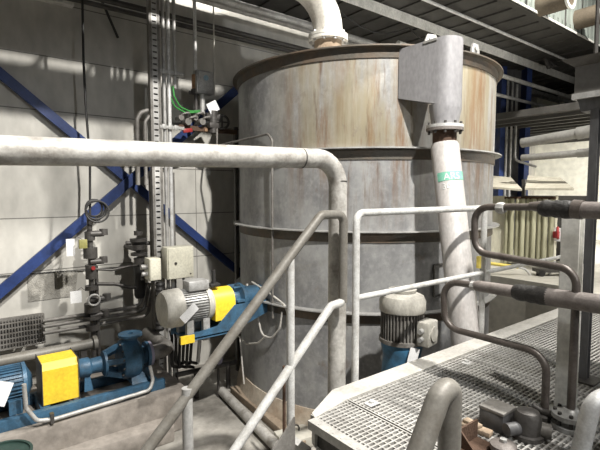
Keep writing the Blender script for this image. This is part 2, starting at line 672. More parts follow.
zn = zfl - .13
p2 = PD(466, 340, 3.80)
pz = V((DX, DN, zn)) + (p2 - V((DX, DN, zn))) * (zn / (zn - p2.z))
t = thing('discharge_pipe', 'thick pale leaning pipe with green print below the tank chute', 'pipe', pz)
b = MB()
b.lathe([(.10, zfl - .001), (.162, zfl - .001), (.162, zfl - .026), (.10, zfl - .026)], (DX, DN, 0), seg=36, close=True)
b.build('flange', M['pinkpipe'], t)
bolt_ring((DX, DN, zfl - .05), (0, 0, 1), .142, 10, .013, .10, M['darksteel'], t)
b = MB()
b.cyl((DX, DN, zfl - .026), (DX, DN, zn - .02), .105, 28)
b.build('neck', M['rust'], t, 'rusty brown neck')
b = MB()
q0 = V((DX, DN, zn))
b.tube([q0, q0 + V((0, -.004, -.03)), pz + (p2 - pz) * .5, pz], [.108, .124, .124, .124], 32)
b.build('pipe', M['pipeprint'], t)

# lettering wrapped on the pipe
ax = (p2 - q0).normalized()


def wrap_text(txt, size, s_along, ang0, matx, name, parent, r):
    cu = bpy.data.curves.new('lettering', 'FONT')
    cu.body = txt
    cu.size = size
    cu.align_x = 'CENTER'
    cu.resolution_u = 3
    o = bpy.data.objects.new('lettering', cu)
    COL.objects.link(o)
    bpy.context.view_layer.update()
    dg = bpy.context.evaluated_depsgraph_get()
    me = bpy.data.meshes.new_from_object(o.evaluated_get(dg))
    bm = bmesh.new()
    bm.from_mesh(me)
    bmesh.ops.triangulate(bm, faces=bm.faces[:])
    bmesh.ops.subdivide_edges(bm, edges=bm.edges[:], cuts=2, use_grid_fill=True)
    cdir = -(fwd_h - ax * fwd_h.dot(ax)).normalized()
    sdir = ax.cross(cdir).normalized()
    if sdir.dot(rgt) < 0:
        sdir = -sdir
    for v_ in bm.verts:
        a = ang0 + v_.co.x / r
        p = q0 + ax * (s_along - v_.co.y) + (cdir * math.cos(a) + sdir * math.sin(a)) * r
        v_.co = p
    COL.objects.unlink(o)
    bpy.data.objects.remove(o)
    mb = MB()
    mb.bm.free()
    mb.bm = bm
    return mb.build(name, matx, parent)


# green printed band (a strip of paint on the pipe wall)
b = MB()
cdir = -(fwd_h - ax * fwd_h.dot(ax)).normalized()
sdir = ax.cross(cdir).normalized()
if sdir.dot(rgt) < 0:
    sdir = -sdir
prev = None
for k in range(21):
    a = -1.12 + 2.2 * k / 20
    e = []
    for s in (.285, .362):
        e.append(b.v(q0 + ax * s + (cdir * math.cos(a) + sdir * math.sin(a)) * .1252))
    if prev:
        b.f([prev[0], e[0], e[1], prev[1]])
    prev = e
b.build('printed_band', M['greenprint'], t, 'green printed band')
wrap_text('ARS', .085, .355, -.05, M['whiteprint'], 'lettering', t, .1256)
wrap_text('300', .075, .435, -.35, M['whiteprint'], 'lettering', t, .1256)

# ------------------------------------------------------------------ nozzle pipe on top of the tank
pn = V((0, 0, 0))
pn = PD(328, 46, 5.05)
pn.z = ZTOP - .09
t = thing('inlet_pipe', 'pale elbow pipe dropping onto the top of the tank', 'pipe', pn)
b = MB()
ZF = PD(328, 42, 5.05).z
b.cyl(pn, (pn.x, pn.y, ZF), .150, 28)
b.build('nozzle_neck', M['palerust'], t)
b = MB()
for z in (ZF, ZF + .035):
    b.lathe([(.12, z), (.215, z), (.215, z + .03), (.12, z + .03)], (pn.x, pn.y, 0), seg=36, close=True)
b.build('flange', M['nozzle'], t)
bolt_ring((pn.x, pn.y, ZF - .02), (0, 0, 1), .188, 10, .016, .11, M['galv'], t)
b = MB()
e0 = V((pn.x, pn.y, ZF + .06))
e1 = PD(326, -9, 5.03)
e1.x, e1.y = pn.x, pn.y
e2 = e1 + V((-1.5, .25, .10))
e3 = e2 + V((-3.0, .4, .2))
b.tube([e0, e1, e2, e3], .160, 28, .46)
b.build('pipe', M['nozzle'], t)

# ------------------------------------------------------------------ foreground thick pipe
YB = 2.12
g = [PY(-160, 146, YB), PY(338, 159, YB), PY(338, 300, YB)]
x = g[1].x
t = thing('process_pipe', 'thick grey pipe crossing the left side and bending down at the walkway corner', 'pipe', (x, YB, 0))
b = MB()
b.tube([g[0], g[1], V((x, YB, 0))], .059, 28, .17)
b.build('pipe', M['bigpipe'], t)
b = MB()
zz = PY(338, 182, YB).z
b.lathe([(.05, zz), (.0605, zz), (.0605, zz + .008), (.05, zz + .008)], (x, YB, 0), seg=28, close=True)
b.build('weld_seam', M['darksteel'], t)
b = MB()
xx = PY(307, 160, YB)
b.lathe([(.05, 0), (.0605, 0), (.0605, .008), (.05, .008)], (xx.x - .05, YB, xx.z + .008), axis=(1, 0, 0), seg=28, close=True)
b.build('weld_seam', M['darksteel'], t)
b = MB()
b.lathe([(.05, 0), (.12, 0), (.12, .015), (.05, .015)], (x, YB, 0), seg=24, close=True)
b.build('foot_plate', M['galv'], t)

# ------------------------------------------------------------------ walkway platform
PZT = 1.33            # top of the grating
XA = 1.455
XE = 5.08
YI, YO = 1.785, 1.928
t = thing('walkway_platform', 'raised steel walkway with open grating beside the tank', 'platform', (3.1, .6, 0))
b = MB()
b.prism([V((XA, YI - .05, PZT - .16)), V((XA + .02, YI, PZT - .16)), V((1.75, YO, PZT - .16)), V((XE, YO, PZT - .16)), V((XE, YI, PZT - .16)), V((XA + .27, YI, PZT - .16))], (0, 0, .164))
b.build('curb', M['curb'], t)
seams = [XA, 1.73, 2.86, 3.99, XE]
for i in range(4):
    xa, xb = seams[i] + .006, seams[i + 1] - .006
    y0, y1 = -.62, YI - .006
    b = MB()
    y = y1 - .02
    while y > y0:
        b.box(((xa + xb) / 2, y, PZT - .018), (xb - xa, .0095, .034))
        y -= .0275
    xq = xa + .03
    while xq < xb - .01:
        b.box((xq, (y0 + y1) / 2, PZT - .008), (.006, y1 - y0, .012))
        xq += .042
    for xq in (xa + .004, xb - .004):
        b.box((xq, (y0 + y1) / 2, PZT - .018), (.008, y1 - y0, .04))
    b.build('grating_panel', M['grating'], t)
b = MB()
b.box((XA - .02, .56, PZT - .02), (.05, 2.36, .045))
for k in range(42):
    y = -.58 + k * .055
    b.cyl((XA - .02, y, PZT), (XA - .02, y, PZT + .004), .012, 8)
b.build('stair_nosing', M['grating'], t)
b = MB()
for xq in (XA + .05, 2.3, 3.4, XE - .05):
    b.box((xq, .58, PZT - .10), (.06, 2.38, .12))
b.box((3.27, -.62, PZT - .08), (3.6, .05, .16))
b.build('support_frame', M['darksteel'], t)
for xq in (XA + .06, XE - .06):
    for yq in (-.55, 1.70):
        b = MB()
        b.box((xq, yq, (PZT - .16) / 2), (.09, .09, PZT - .16))
        b.box((xq, yq, .008), (.18, .18, .016))
        b.build('leg', M['galv'], t)
for px, py in ((372, 404), (467, 363)):
    q = PZ(px, py, PZT)
    b = MB()
    b.box((q.x, q.y, PZT + .003), (.075, .05, .008), bev=.002)
    b.bolt((q.x, q.y, PZT + .006), (0, 0, 1), .017, .014)
    b.build('grating_clip', M['whitegalv'], t)

# stair below the left end of the walkway
sl = math.tan(R(43))
t = thing('staircase', 'steel stair going down from the left end of the walkway', 'stairs', (XA - .7, 1.3, 0))
for y in (.78, 1.84):
    b = MB()
    b.prism([V((XA - .05, y, PZT - .02)), V((XA - .05, y, PZT - .26)), V((XA - .05 - (PZT - .26) / sl, y, 0)), V((XA - .05 - (PZT - .02) / sl, y, 0))], (0, .012, 0))
    b.build('stringer', M['motordark'], t)
for k in range(1, 7):
    z = PZT - .19 * k
    xq = XA - .05 - (.19 * k) / sl
    b = MB()
    for j in range(6):
        b.box((xq - .10 + j * .042, 1.316, z - .015), (.008, 1.04, .03))
    for j in range(14):
        b.box((xq + .005, .80 + j * .079, z - .012), (.22, .006, .018))
    b.build('tread', M['grating'], t)

# far stair handrail: closed loop
YR = 2.0
t = thing('stair_handrail', 'looped grey handrail sloping down left along the far side of the stair', 'handrail', PY(290, 450, YR).xy.to_3d() + V((0, 0, .95)))
A, B_, C_, D_, E_, F_ = PY(105, 507, YR), PY(321, 215, YR), PY(343.5, 214, YR), PY(343.5, 302, YR), PY(331, 306, YR), PY(208, 490, YR)
C_.z = B_.z
D_.x = C_.x
b = MB()
b.tube([A, B_, C_, D_], .027, 20, .055)
b.build('handrail', M['rail'], t)
b = MB()
b.tube([D_ + V((0, 0, .03)), D_, E_, F_], .0255, 20, .05)
b.build('mid_rail', M['railwhite'], t)
for px, py0, zb, w in ((290.5, 256, .98, .023), (187, 388, .70, .026)):
    q = PY(px, py0, YR)
    b = MB()
    b.cyl(V((q.x, YR, zb)), q + V((0, 0, 0)), w, 18)
    b.build('post', M['railwhite'] if px > 200 else M['galv'], t)
    b = MB()
    b.box((q.x, YR - .075, zb + .08), (.05, .16, .08))
    b.build('post_bracket', M['galv'], t)

# near stair handrail end (bottom of the picture)
t0 = PX(444, 386, 1.5)
t = thing('near_handrail', 'thick grey rail end bending down at the near edge of the walkway', 'handrail', (1.5, t0.y, PZT))
b = MB()
top_ = V((1.5, t0.y, t0.z - .01))
b.tube([top_ + V((-.85, .02, -.85 * 1.55)), top_ + V((-.03, 0, -.02)), top_ + V((.045, 0, .0)), V((1.545, t0.y - .0, PZT))], .045, 24, .06)
b.build('handrail', M['rail'], t)
b = MB()
b.lathe([(.03, PZT), (.085, PZT), (.085, PZT + .012), (.03, PZT + .012)], (1.545, t0.y, 0), seg=24, close=True)
b.build('base_flange', M['galv'], t)

# guardrail along the far edge
X0 = PY(356.5, 213, YR).x
zt = PY(356.5, 213, YR).z
zm = PY(357, 298, YR).z
t = thing('guardrail', 'pale two-rail guardrail along the far edge of the walkway', 'guardrail', (3.3, YR, PZT))
b = MB()
b.tube([V((X0, YR, PZT - .12)), V((X0, YR, zt)), V((5.06, YR, zt)), V((5.06, YR, PZT - .12))], .0235, 20, .06)
b.build('top_rail', M['railwhite'], t)
b = MB()
b.cyl((X0, YR, zm), (5.06, YR, zm), .0195, 18)
b.build('mid_rail', M['railwhite'], t)
xq = PY(482, 300, YR).x
b = MB()
b.cyl((xq, YR, PZT - .12), (xq, YR, zt), .024, 18)
b.build('post', M['railwhite'], t)
for xx in (X0, xq):
    b = MB()
    b.box((xx, YR - .025, PZT - .10), (.075, .11, .07), bev=.004)
    b.build('post_socket', M['galv'], t)

b = MB()
b.box((PY(478, 262, YR).x - .005, YR - .01, PY(478, 262, YR).z), (.03, .03, .10), bev=.004)
b.build('yellow_clip', M['yellowpale'], t, 'yellow clip')

# ------------------------------------------------------------------ cross pipes and U-bends on the right
XG = 2.40
t = thing('upper_cross_pipe', 'upper thick brown pipe with black tape and U-bend on the right', 'pipe', V((XG, 1.0, 1.37)))
b = MB()
l1 = [PX(543, 207, XG), PX(474.5, 207, XG), PX(475, 252, XG), PX(577, 270, XG)]
end = V((l1[-1].x, l1[-1].y, PZT + .1))
b.tube(l1 + [end], .0195, 18, .085)
b.build('u_bend', M['brownpipe'], t)
b = MB()
b.tube([PX(530, 206, XG), PX(545, 207, XG)], [.021, .034], 18)
b.build('reducer', M['brownpipe'], t)
b = MB()
b.tube([PX(573, 209, XG), PX(583, 210, XG)], .047, 20)
b.build('coupling', M['brownpipe'], t)
b = MB()
q0_, q1_ = PX(540, 208, XG), PX(574, 210, XG)
pts = [q0_.lerp(q1_, k / 8) for k in range(9)]
b.tube(pts, [.033, .043, .045, .040, .046, .043, .047, .045, .042], 20)
b.build('tape_wrap', M['black'], t, 'black tape wrap')
b = MB()
d_ = (q1_ - q0_).normalized()
b.tube([q1_ - d_ * .02, q1_ + V((0, -1.3, 0))], .041, 24)
b.build('pipe', M['pinkpipe'], t)
b = MB()
q = PX(501, 208, XG)
b.lathe([(.015, -.022), (.028, -.022), (.032, -.008), (.032, .008), (.028, .022), (.015, .022)], q, (0, 1, 0), 8, close=True)
b.build('union_nut', M['galv'], t)

t = thing('lower_cross_pipe', 'lower thick brown pipe with black tape and U-bend above the grating', 'pipe', V((XG, 1.0, PZT)))
b = MB()
l2 = [PX(518, 291, XG), PX(443, 281, XG), PX(445, 327, XG), PX(547, 354, XG)]
end2 = V((XG, l2[-1].y, PZT))
b.tube(l2 + [end2], .0195, 18, .10)
b.build('u_bend', M['brownpipe'], t)
b = MB()
b.tube([PX(472, 285.5, XG), PX(478, 286, XG), PX(520, 292.5, XG)], [.02, .032, .034], 18)
b.build('sleeve', M['pinkpipe'], t)
b = MB()
q0_, q1_ = PX(514, 291.5, XG), PX(551, 297, XG)
pts = [q0_.lerp(q1_, k / 8) for k in range(9)]
b.tube(pts, [.036, .044, .046, .043, .048, .045, .049, .047, .045], 20)
b.build('tape_wrap', M['black'], t, 'black tape wrap')
b = MB()
d_ = (q1_ - q0_).normalized()
b.tube([q1_ - d_ * .02, q1_ + d_ * 1.3], .046, 24)
b.build('pipe', M['pinkpipe'], t)
b = MB()
b.lathe([(.015, -.016), (.028, -.016), (.028, .016), (.015, .016)], PX(474, 286, XG), (0, 1, 0), 8, close=True)
b.build('union_nut', M['galv'], t)
b = MB()
b.lathe([(.018, PZT), (.05, PZT), (.05, PZT + .02), (.03, PZT + .03), (.018, PZT + .03)], (XG, end2.y, 0), seg=20, close=True)
b.build('foot_flange', M['darksteel'], t)

# flanged valve where the upper U-bend comes down
q = V((end.x, end.y, PZT))
t = thing('flanged_valve', 'grey bolted flange valve at the foot of the upper U-bend pipe', 'valve', q)
b = MB()
b.lathe([(0, 0), (.085, 0), (.085, .022), (.055, .028), (.05, .05), (.085, .054), (.085, .076), (.045, .085), (.03, .1), (.0, .1)], q, seg=28)
b.build('valve_body', M['motormid'], t)
bolt_ring(q + V((0, 0, .012)), (0, 0, 1), .068, 8, .010, .078, M['darksteel'], t)
b = MB()
b.tube([q + V((0, 0, .04)), q + V((-.02, .13, .04)), q + V((-.03, .17, .06))], .018, 12, .03)
b.build('lever', M['darksteel'], t)

# supporting post and dark column behind the cross pipes
q = PX(565, 416, 2.56)
t = thing('pipe_support_post', 'pale flat steel post standing behind the two brown cross pipes', 'post', (2.56, q.y, PZT))
b = MB()
for dx in (-.03, .03):
    b.box((2.56 + dx, q.y, PZT + .56), (.008, .085, 1.10))
b.box((2.56, q.y, PZT + .56), (.06, .008, 1.10))
b.build('i_section', M['beam'], t)
b = MB()
b.box((2.56, q.y, PZT + .006), (.15, .15, .012))
b.build('base_plate', M['galv'], t)

q = PD(587.5, 300, 2.75)
t = thing('hopper_column', 'dark grey steel column carrying the hopper at the right edge', 'column', (q.x, q.y, PZT))
b = MB()
dd = .022
b.box((q.x - dd, q.y, PZT + .97), (.007, .044, 1.94))
b.box((q.x + dd, q.y, PZT + .97), (.007, .044, 1.94))
b.box((q.x, q.y, PZT + .97), (.044, .007, 1.94))
b.build('i_section', M['darkcol'], t)
b = MB()
b.box((q.x, q.y, PZT + .006), (.16, .16, .012))
b.build('base_plate', M['darksteel'], t)
HC = V((q.x, q.y, 0))

# hopper
hc = PD(574, 97, 2.80)
hs = .40
cx, cy, hz0 = hc.x + hs, hc.y - hs, hc.z
hz1 = PD(574, 62, 2.80).z
t = thing('hopper', 'grey sheet metal hopper hanging over the right edge of the walkway', 'hopper', (cx, cy, hz0 - .11))


def frustum(b, cx, cy, s0, z0, s1, z1):
    vs = []
    for s, z in ((s0, z0), (s1, z1)):
        vs.append([b.v((cx + a * s, cy + c * s, z)) for a, c in ((-1, -1), (1, -1), (1, 1), (-1, 1))])
    b.f(list(reversed(vs[0])))
    b.f(vs[1])
    for i in range(4):
        j = (i + 1) % 4
        b.f([vs[0][i], vs[0][j], vs[1][j], vs[1][i]])


b = MB()
frustum(b, cx, cy, hs, hz0, hs, hz1)
b.build('hopper_body', M['hopper'], t)
b = MB()
frustum(b, cx, cy, hs - .03, hz0 - .09, hs - .01, hz0)
b.build('hopper_outlet', M['darkcol'], t)
b = MB()
b.box((cx, cy, hz0), (2 * hs + .02, 2 * hs + .02, .035))
b.build('lower_lip', M['galv'], t)
b = MB()
frustum(b, cx, cy, hs + .005, hz1 - .03, hs + .06, hz1 + .012)
b.build('top_lip', M['hopper'], t)
for dx, dy in ((-1, -1), (1, -1), (1, 1), (-1, 1)):
    b = MB()
    b.cyl((cx + dx * hs * .8, cy + dy * hs * .8, hz1), (cx + dx * hs * .8, cy + dy * hs * .8, 9.0), .012, 8)
    b.build('hanger_rod', M['darksteel'], t)

# white elbow hose in the right bottom corner
q = PX(581, 440, 2.12)
t = thing('white_elbow_pipe', 'short pale leaning elbow pipe at the bottom right corner of the view', 'pipe', (2.12, q.y, PZT))
qt = PX(592, 402, 2.12)
b = MB()
b.tube([V((2.12, q.y, PZT)), V((2.12, q.y, PZT + .05)), qt, V((2.30, qt.y - .05, qt.z + .02)), V((2.30, qt.y - .05, PZT))], .036, 22, .07)
b.build('pipe', M['whitegalv'], t)
b = MB()
b.lathe([(.03, PZT), (.06, PZT), (.06, PZT + .015), (.03, PZT + .015)], (2.12, q.y, 0), seg=22, close=True)
b.build('flange', M['galv'], t)

# things lying on the grating
q = PZ(497, 426, PZT)
t = thing('junction_box', 'small grey square box lying on the grating', 'box', (q.x, q.y, PZT))
b = MB()
b.box((q.x, q.y, PZT + .045), (.125, .125, .09), bev=.004)
b.build('box_body', M['darkcol'], t)
b = MB()
b.box((q.x, q.y, PZT + .098), (.13, .13, .016), bev=.003)
b.build('box_lid', M['motordark'], t)
q = PZ(527, 436, PZT)
t = thing('actuator', 'dark round actuator on the grating beside the grey square box', 'actuator', (q.x, q.y, PZT))
b = MB()
b.lathe([(0, 0), (.075, 0), (.075, .02), (.062, .025), (.062, .10), (.05, .125), (.02, .135), (0, .135)], q, seg=24)
b.build('housing', M['darksteel'], t)
b = MB()
b.cyl(q + V((-.055, .02, .05)), q + V((-.115, .045, .05)), .03, 16)
b.build('side_cap', M['darkcol'], t)
b = MB()
b.cyl(q + V((.03, -.045, .04)), q + V((.05, -.09, .04)), .035, 16)
b.build('end_cover', M['motordark'], t)
q = PZ(470, 452, PZT)
t = thing('rusty_bracket', 'rusty brown angle bracket lying in front of the grey square box', 'bracket', (q.x, q.y, PZT))
b = MB()
b.box((q.x, q.y, PZT + .005), (.26, .10, .01))
b.box((q.x, q.y + .045, PZT + .05), (.26, .01, .09))
b.build('angle', M['rust'], t)
b = MB()
b.prism([V((q.x - .02, q.y + .04, PZT + .01)), V((q.x - .02, q.y - .045, PZT + .01)), V((q.x - .02, q.y + .04, PZT + .09))], (.01, 0, 0))
b.build('gusset', M['rust'], t)
q = PZ(476, 431, PZT)
b = MB()
b.box((q.x, q.y, PZT + .012), (.05, .15, .024), Matrix.Rotation(R(8), 3, 'Z'), bev=.004)
b.box((q.x, q.y + .02, PZT + .032), (.04, .09, .016), Matrix.Rotation(R(-6), 3, 'Z'), bev=.004)
b.solo('scaled_plate', M['palerust'], 'flat pale rusty plate lying by the left side of the small grey box', 'plate')
q = PZ(503, 456, PZT)
t = thing('blind_plug', 'round dusty pink pipe plug on the grating below the grey box', 'plug', (q.x, q.y, PZT))
b = MB()
b.lathe([(0, 0), (.05, 0), (.05, .03), (.056, .032), (.056, .055), (.04, .066), (0, .068)], q, seg=24)
b.build('plug_body', M['pinkpipe'], t)
b = MB()
b.bolt(q + V((0, 0, .066)), (0, 0, 1), .016, .014)
b.build('hex_plug', M['galv'], t)


# ------------------------------------------------------------------ motors
def finned(b, r, z0, z1, n=36, h=.016, gap=None):
    b.cyl((0, 0, z0), (0, 0, z1), r, 40)
    for k in range(n):
        a = 2 * math.pi * k / n
        if gap and gap(a):
            continue
        rot = Matrix.Rotation(a, 3, 'Z')
        b.box(rot @ V((r + h / 2 - .002, 0, (z0 + z1) / 2)), (h, .006, (z1 - z0) * .98), rot)


# vertical motor in front of the tank
q = PD(402, 330, 3.7)
bx, by = q.x, q.y
z_top = PD(402, 291, 3.7).z
zf = PD(402, 309, 3.7).z
zb = PD(402, 338, 3.7).z
zg = zb - .32
t = thing('vertical_motor', 'upright grey finned motor on a blue gearbox in front of the tank', 'motor', (bx, by, 0))
MM = Matrix.Translation((bx, by, 0))
b = MB(MM)
r_ = .185
b.lathe([(r_, zf - .01), (r_ + .006, zf), (r_ + .006, z_top - .075), (r_ - .012, z_top - .035), (r_ - .06, z_top - .012), (.09, z_top), (0, z_top + .004)], seg=40)
b.build('fan_cover', M['motorgrey'], t)
b = MB(MM)
b.lathe([(.11, z_top - .002), (.115, z_top + .02), (.06, z_top + .03), (0, z_top + .03)], seg=28)
b.build('rain_cap', M['motorgrey'], t)
b = MB(MM)
finned(b, .158, zb, zf - .005, 40, .022)
b.build('finned_body', M['motordark'], t)
b = MB(MM)
b.lathe([(.19, zb - .02), (.19, zb + .012), (.15, zb + .014), (.15, zb - .02)], seg=36, close=True)
b.build('end_shield', M['motordark'], t)
b = MB(MM)
b.lathe([(.17, zb - .02), (.175, zb - .05), (.155, zb - .14), (.17, zg), (.10, zg)], seg=32)
b.build('gearbox', M['bluegear'], t, 'blue gearbox')
b = MB(MM)
side = (rgt * .75 - fwd_h * .66).normalized()
rot = Matrix(((side.x, -side.y, 0), (side.y, side.x, 0), (0, 0, 1)))
zc = (zb + zf) / 2 - .03
b.box(side * .225 + V((0, 0, zc)), (.11, .17, .20), rot, bev=.015)
o = b.build('terminal_box', M['motorgrey'], t)
b = MB(MM)
b.cyl(side * .275 + V((0, 0, zc)), side * .29 + V((0, 0, zc)), .06, 20)
b.build('box_lid', M['motorgrey'], o)
for dz in (.03, -.035):
    b = MB(MM)
    lft = V((-side.y, side.x, 0))
    if lft.dot(rgt) > 0:
        lft = -lft
    b.cyl(side * .22 + lft * .08 + V((0, 0, zc + dz)), side * .22 + lft * .125 + V((0, 0, zc + dz)), .020, 14)
    b.build('cable_gland', M['motormid'], o)
b = MB(MM)
nrm = (-fwd_h * 1 + rgt * .25).normalized()
rot = Matrix(((nrm.x, -nrm.y, 0), (nrm.y, nrm.x, 0), (0, 0, 1))) @ Matrix.Rotation(R(-14), 3, 'X')
b.box(nrm * .20 + V((0, 0, zb - .085)), (.004, .085, .13), rot)
b.build('paper_tag', M['white'], t, 'white paper tag')
b = MB(MM)
b.cyl((0, 0, zg + .01), (0, 0, .14), .09, 24)
b.box((0, 0, .07), (.42, .42, .14), bev=.01)
b.build('pump_stand', M['galv'], t)

# side-entry agitator at the left of the tank, axis along X
YA = 4.2
ca = PY(186, 306, YA)
za = PY(186, 306, YA).z


def XA_(px, py=305):
    return PY(px, py, YA).x


xs0, xs1, xs2, xs3 = XA_(160), XA_(205), XA_(225), 2.70
# the motor lies along X: local z = +X
MA = axis_matrix((xs0, YA, za), (1, 0, 0), (0, -1, 0))
t = thing('side_agitator', 'grey motor with yellow guard and blue bracket fixed to the left of the tank', 'agitator', (xs1, YA, za - .3))
L1 = xs1 - xs0
b = MB(MA)
b.lathe([(0, 0), (.10, 0), (.165, .015), (.185, .05), (.19, .17), (.19, .19), (.17, .19)], seg=40)
b.build('fan_cover', M['motorgrey'], t)
b = MB(MA)
finned(b, .155, .18, L1 - .03, 40, .02)
b.build('finned_body', M['motormid'], t)
b = MB(MA)
b.lathe([(.10, L1 - .03), (.178, L1 - .03), (.182, L1 + .0), (.16, L1 + .04), (.10, L1 + .05)], seg=36, close=True)
b.build('end_shield', M['motorgrey'], t)
b = MB()
b.box((xs0 + .36, YA - .03, za + .21), (.22, .16, .10), bev=.012)
b.build('terminal_box', M['motormid'], t)
b = MB()
b.cyl((xs0 + .55, YA - .05, za + .17), (xs0 + .55, YA - .05, za + .34), .02, 12)
b.box((xs0 + .55, YA - .05, za + .19), (.11, .09, .03), bev=.004)
b.build('top_stub', M['cable'], t)
b = MB()
qx = XA_(181, 316)
rot = Matrix.Rotation(R(-42), 3, 'Y')
b.box((qx, YA - .20, za - .02), (.19, .004, .10), Matrix.Rotation(R(-40), 3, 'Y') @ Matrix.Rotation(R(12), 3, 'X'))
b.build('paper_tag', M['white'], t, 'white paper tag')
b = MB(axis_matrix((xs1 + .045, YA, za), (1, 0, 0), (0, 0, 1)))
LG = xs2 - xs1
arc = [(-.17, -.145)] + [(.145 * math.sin(a) + .0, -.145 * math.cos(a)) for a in [math.pi * k / 12 for k in range(13)]] + [(-.17, .145)]
b.prism([V((p_[0], p_[1], 0)) for p_ in arc], (0, 0, LG))
b.build('coupling_guard', M['yellow'], t, 'yellow coupling guard')
b = MB(axis_matrix((xs2 + .035, YA, za), (1, 0, 0)))
LB = xs3 - xs2
b.lathe([(0, 0), (.12, 0), (.13, .03), (.10, .05), (.10, .10), (.16, .12), (.16, .15), (.11, .17), (.11, LB - .03), (0, LB - .03)], seg=28)
for k in range(6):
    a = k * math.pi / 3
    rot = Matrix.Rotation(a, 3, 'Z')
    b.box(rot @ V((.125, 0, .10)), (.06, .025, .14), rot)
b.build('gear_head', M['blue'], t)
# inclined blue support bracket
b = MB()
zb2 = PY(195, 335, YA).z
for dy in (-.16, .16):
    b.prism([V((xs0 + .17, YA + dy, zb2 + .0)), V((xs0 + .17, YA + dy, zb2 + .06)), V((xs1 + .06, YA + dy, zb2 + .10)), V((xs2 + .03, YA + dy, za - .03)), V((xs3 + (.03 if dy < 0 else .0), YA + dy, za - .03)), V((xs3 + (.03 if dy < 0 else .0), YA + dy, za - .16)), V((xs2 - .02, YA + dy, zb2 - .0))], (0, .012, 0))
b.box(((xs0 + xs2) / 2 + .1, YA, zb2 + .02), (xs2 - xs0 - .2, .32, .014))
b.build('support_bracket', M['blue'], t, 'blue support bracket')
b = MB()
b.box((xs0 + .20, YA - .165, zb2 + .028), (.14, .03, .075))
b.build('bracket_tip', M['yellow'], t, 'yellow painted bracket tip')
b = MB()
for xx in (xs0 + .25, xs1 - .05):
    for dy in (-.11, .11):
        b = MB()
        b.box((xx, YA + dy, (zb2 + za - .15) / 2), (.07, .05, za - .15 - zb2 + .06))
        b.build('motor_foot', M['motormid'], t)

# ------------------------------------------------------------------ horizontal pump on the plinth
YP = 4.75
zp = PY(128, 358, YP).z
zpl = .45


def XP(px, py=360):
    return PY(px, py, YP).x


t = thing('centrifugal_pump', 'blue horizontal pump set with yellow coupling guard on the concrete plinth', 'pump', (.9, YP, zpl))
b = MB()
for dy in (-.22, .22):
    b.box((.72, YP + dy, zpl + .05), (2.0, .06, .10), bev=.004)
for xx in (-.2, .62, 1.62):
    b.box((xx, YP, zpl + .05), (.08, .40, .10))
b.build('base_frame', M['blue'], t)
# motor at the left
xm = XP(27)
MPm = axis_matrix((xm, YP, zp), (-1, 0, 0), (0, 0, 1))
b = MB(MPm)
finned(b, .155, .05, .5, 32, .02)
b.build('finned_body', M['blue'], t)
b = MB(MPm)
b.lathe([(0, -.03), (.06, -.03), (.12, .0), (.175, .02), (.175, .05), (.1, .05)], seg=32)
b.build('end_shield', M['blue'], t)
b = MB(MPm)
b.lathe([(.16, .5), (.18, .5), (.18, .66), (.15, .70), (0, .71)], seg=32)
b.build('fan_cover', M['blue'], t)
b = MB()
for xx in (xm - .12, xm - .42):
    for dy in (-.15, .15):
        b = MB()
        b.box((xx, YP + dy, (zpl + .10 + zp - .1) / 2), (.10, .07, zp - .1 - zpl - .10))
        b.build('motor_foot', M['blue'], t)
b = MB()
b.box((xm - .22, YP - .19, zp + .0), (.12, .004, .20), Matrix.Rotation(R(24), 3, 'Y') @ Matrix.Rotation(R(-8), 3, 'X'))
b.build('paper_tag', M['white'], t, 'white paper tag')
b = MB()
qa, qb = XP(39), XP(74)
gz = zpl + .11
b.prism([V((qa, YP - .17, gz)), V((qa, YP - .17, gz + .32)), V((qa, YP - .12, gz + .38)), V((qa, YP + .12, gz + .38)), V((qa, YP + .17, gz + .32)), V((qa, YP + .17, gz))], (qb - qa, 0, 0))
b.build('coupling_guard', M['yellow'], t, 'yellow coupling guard')
b = MB()
for xx in (qa - .004, qb + .004):
    b = MB()
    b.box((xx, YP, gz + .185), (.006, .36, .40))
    b.build('guard_flange', M['darksteel'], t)
# bearing bracket and volute
xb0, xb1 = qb + .03, XP(116)
MPp = axis_matrix((0, YP, zp), (1, 0, 0), (0, 0, 1))
b = MB(MPp)
b.lathe([(0, xb0), (.085, xb0), (.095, xb0 + .02), (.095, xb0 + .10), (.075, xb0 + .12), (.08, xb0 + .22), (.125, xb0 + .235), (.125, xb0 + .26), (.07, xb0 + .27), (0, xb0 + .27)], seg=32)
b.build('bearing_housing', M['blue'], t)
b = MB()
for k in range(5):
    a = R(72 * k + 20)
    b.bar((xb0 + .25, YP + .105 * math.cos(a), zp + .105 * math.sin(a)), (xb1 + .05, YP + .17 * math.cos(a), zp + .17 * math.sin(a)), .03, .05)
b.build('lantern_ribs', M['blue'], t)
b = MB(MPp)
b.lathe([(0, xb1 + .04), (.19, xb1 + .04), (.205, xb1 + .06), (.205, xb1 + .10), (.215, xb1 + .12), (.20, xb1 + .20), (.15, xb1 + .24), (.10, xb1 + .26), (.09, xb1 + .30), (0, xb1 + .30)], seg=44)
b.build('volute_casing', M['blue'], t)
bolt_ring((xb1 + .025, YP, zp), (1, 0, 0), .175, 12, .013, .03, M['darksteel'], t)
b = MB(MPp)
b.lathe([(.05, xb1 + .30), (.135, xb1 + .30), (.135, xb1 + .33), (.05, xb1 + .33)], seg=32, close=True)
b.build('suction_flange', M['blue'], t)
b = MB()
b.cyl((xb1 + .15, YP, zp + .18), (xb1 + .15, YP, zp + .235), .075, 24)
b.lathe([(.03, zp + .235), (.12, zp + .235), (.12, zp + .26), (.03, zp + .26)], (xb1 + .15, YP, 0), seg=28, close=True)
b.build('discharge_flange', M['blue'], t)
b = MB()
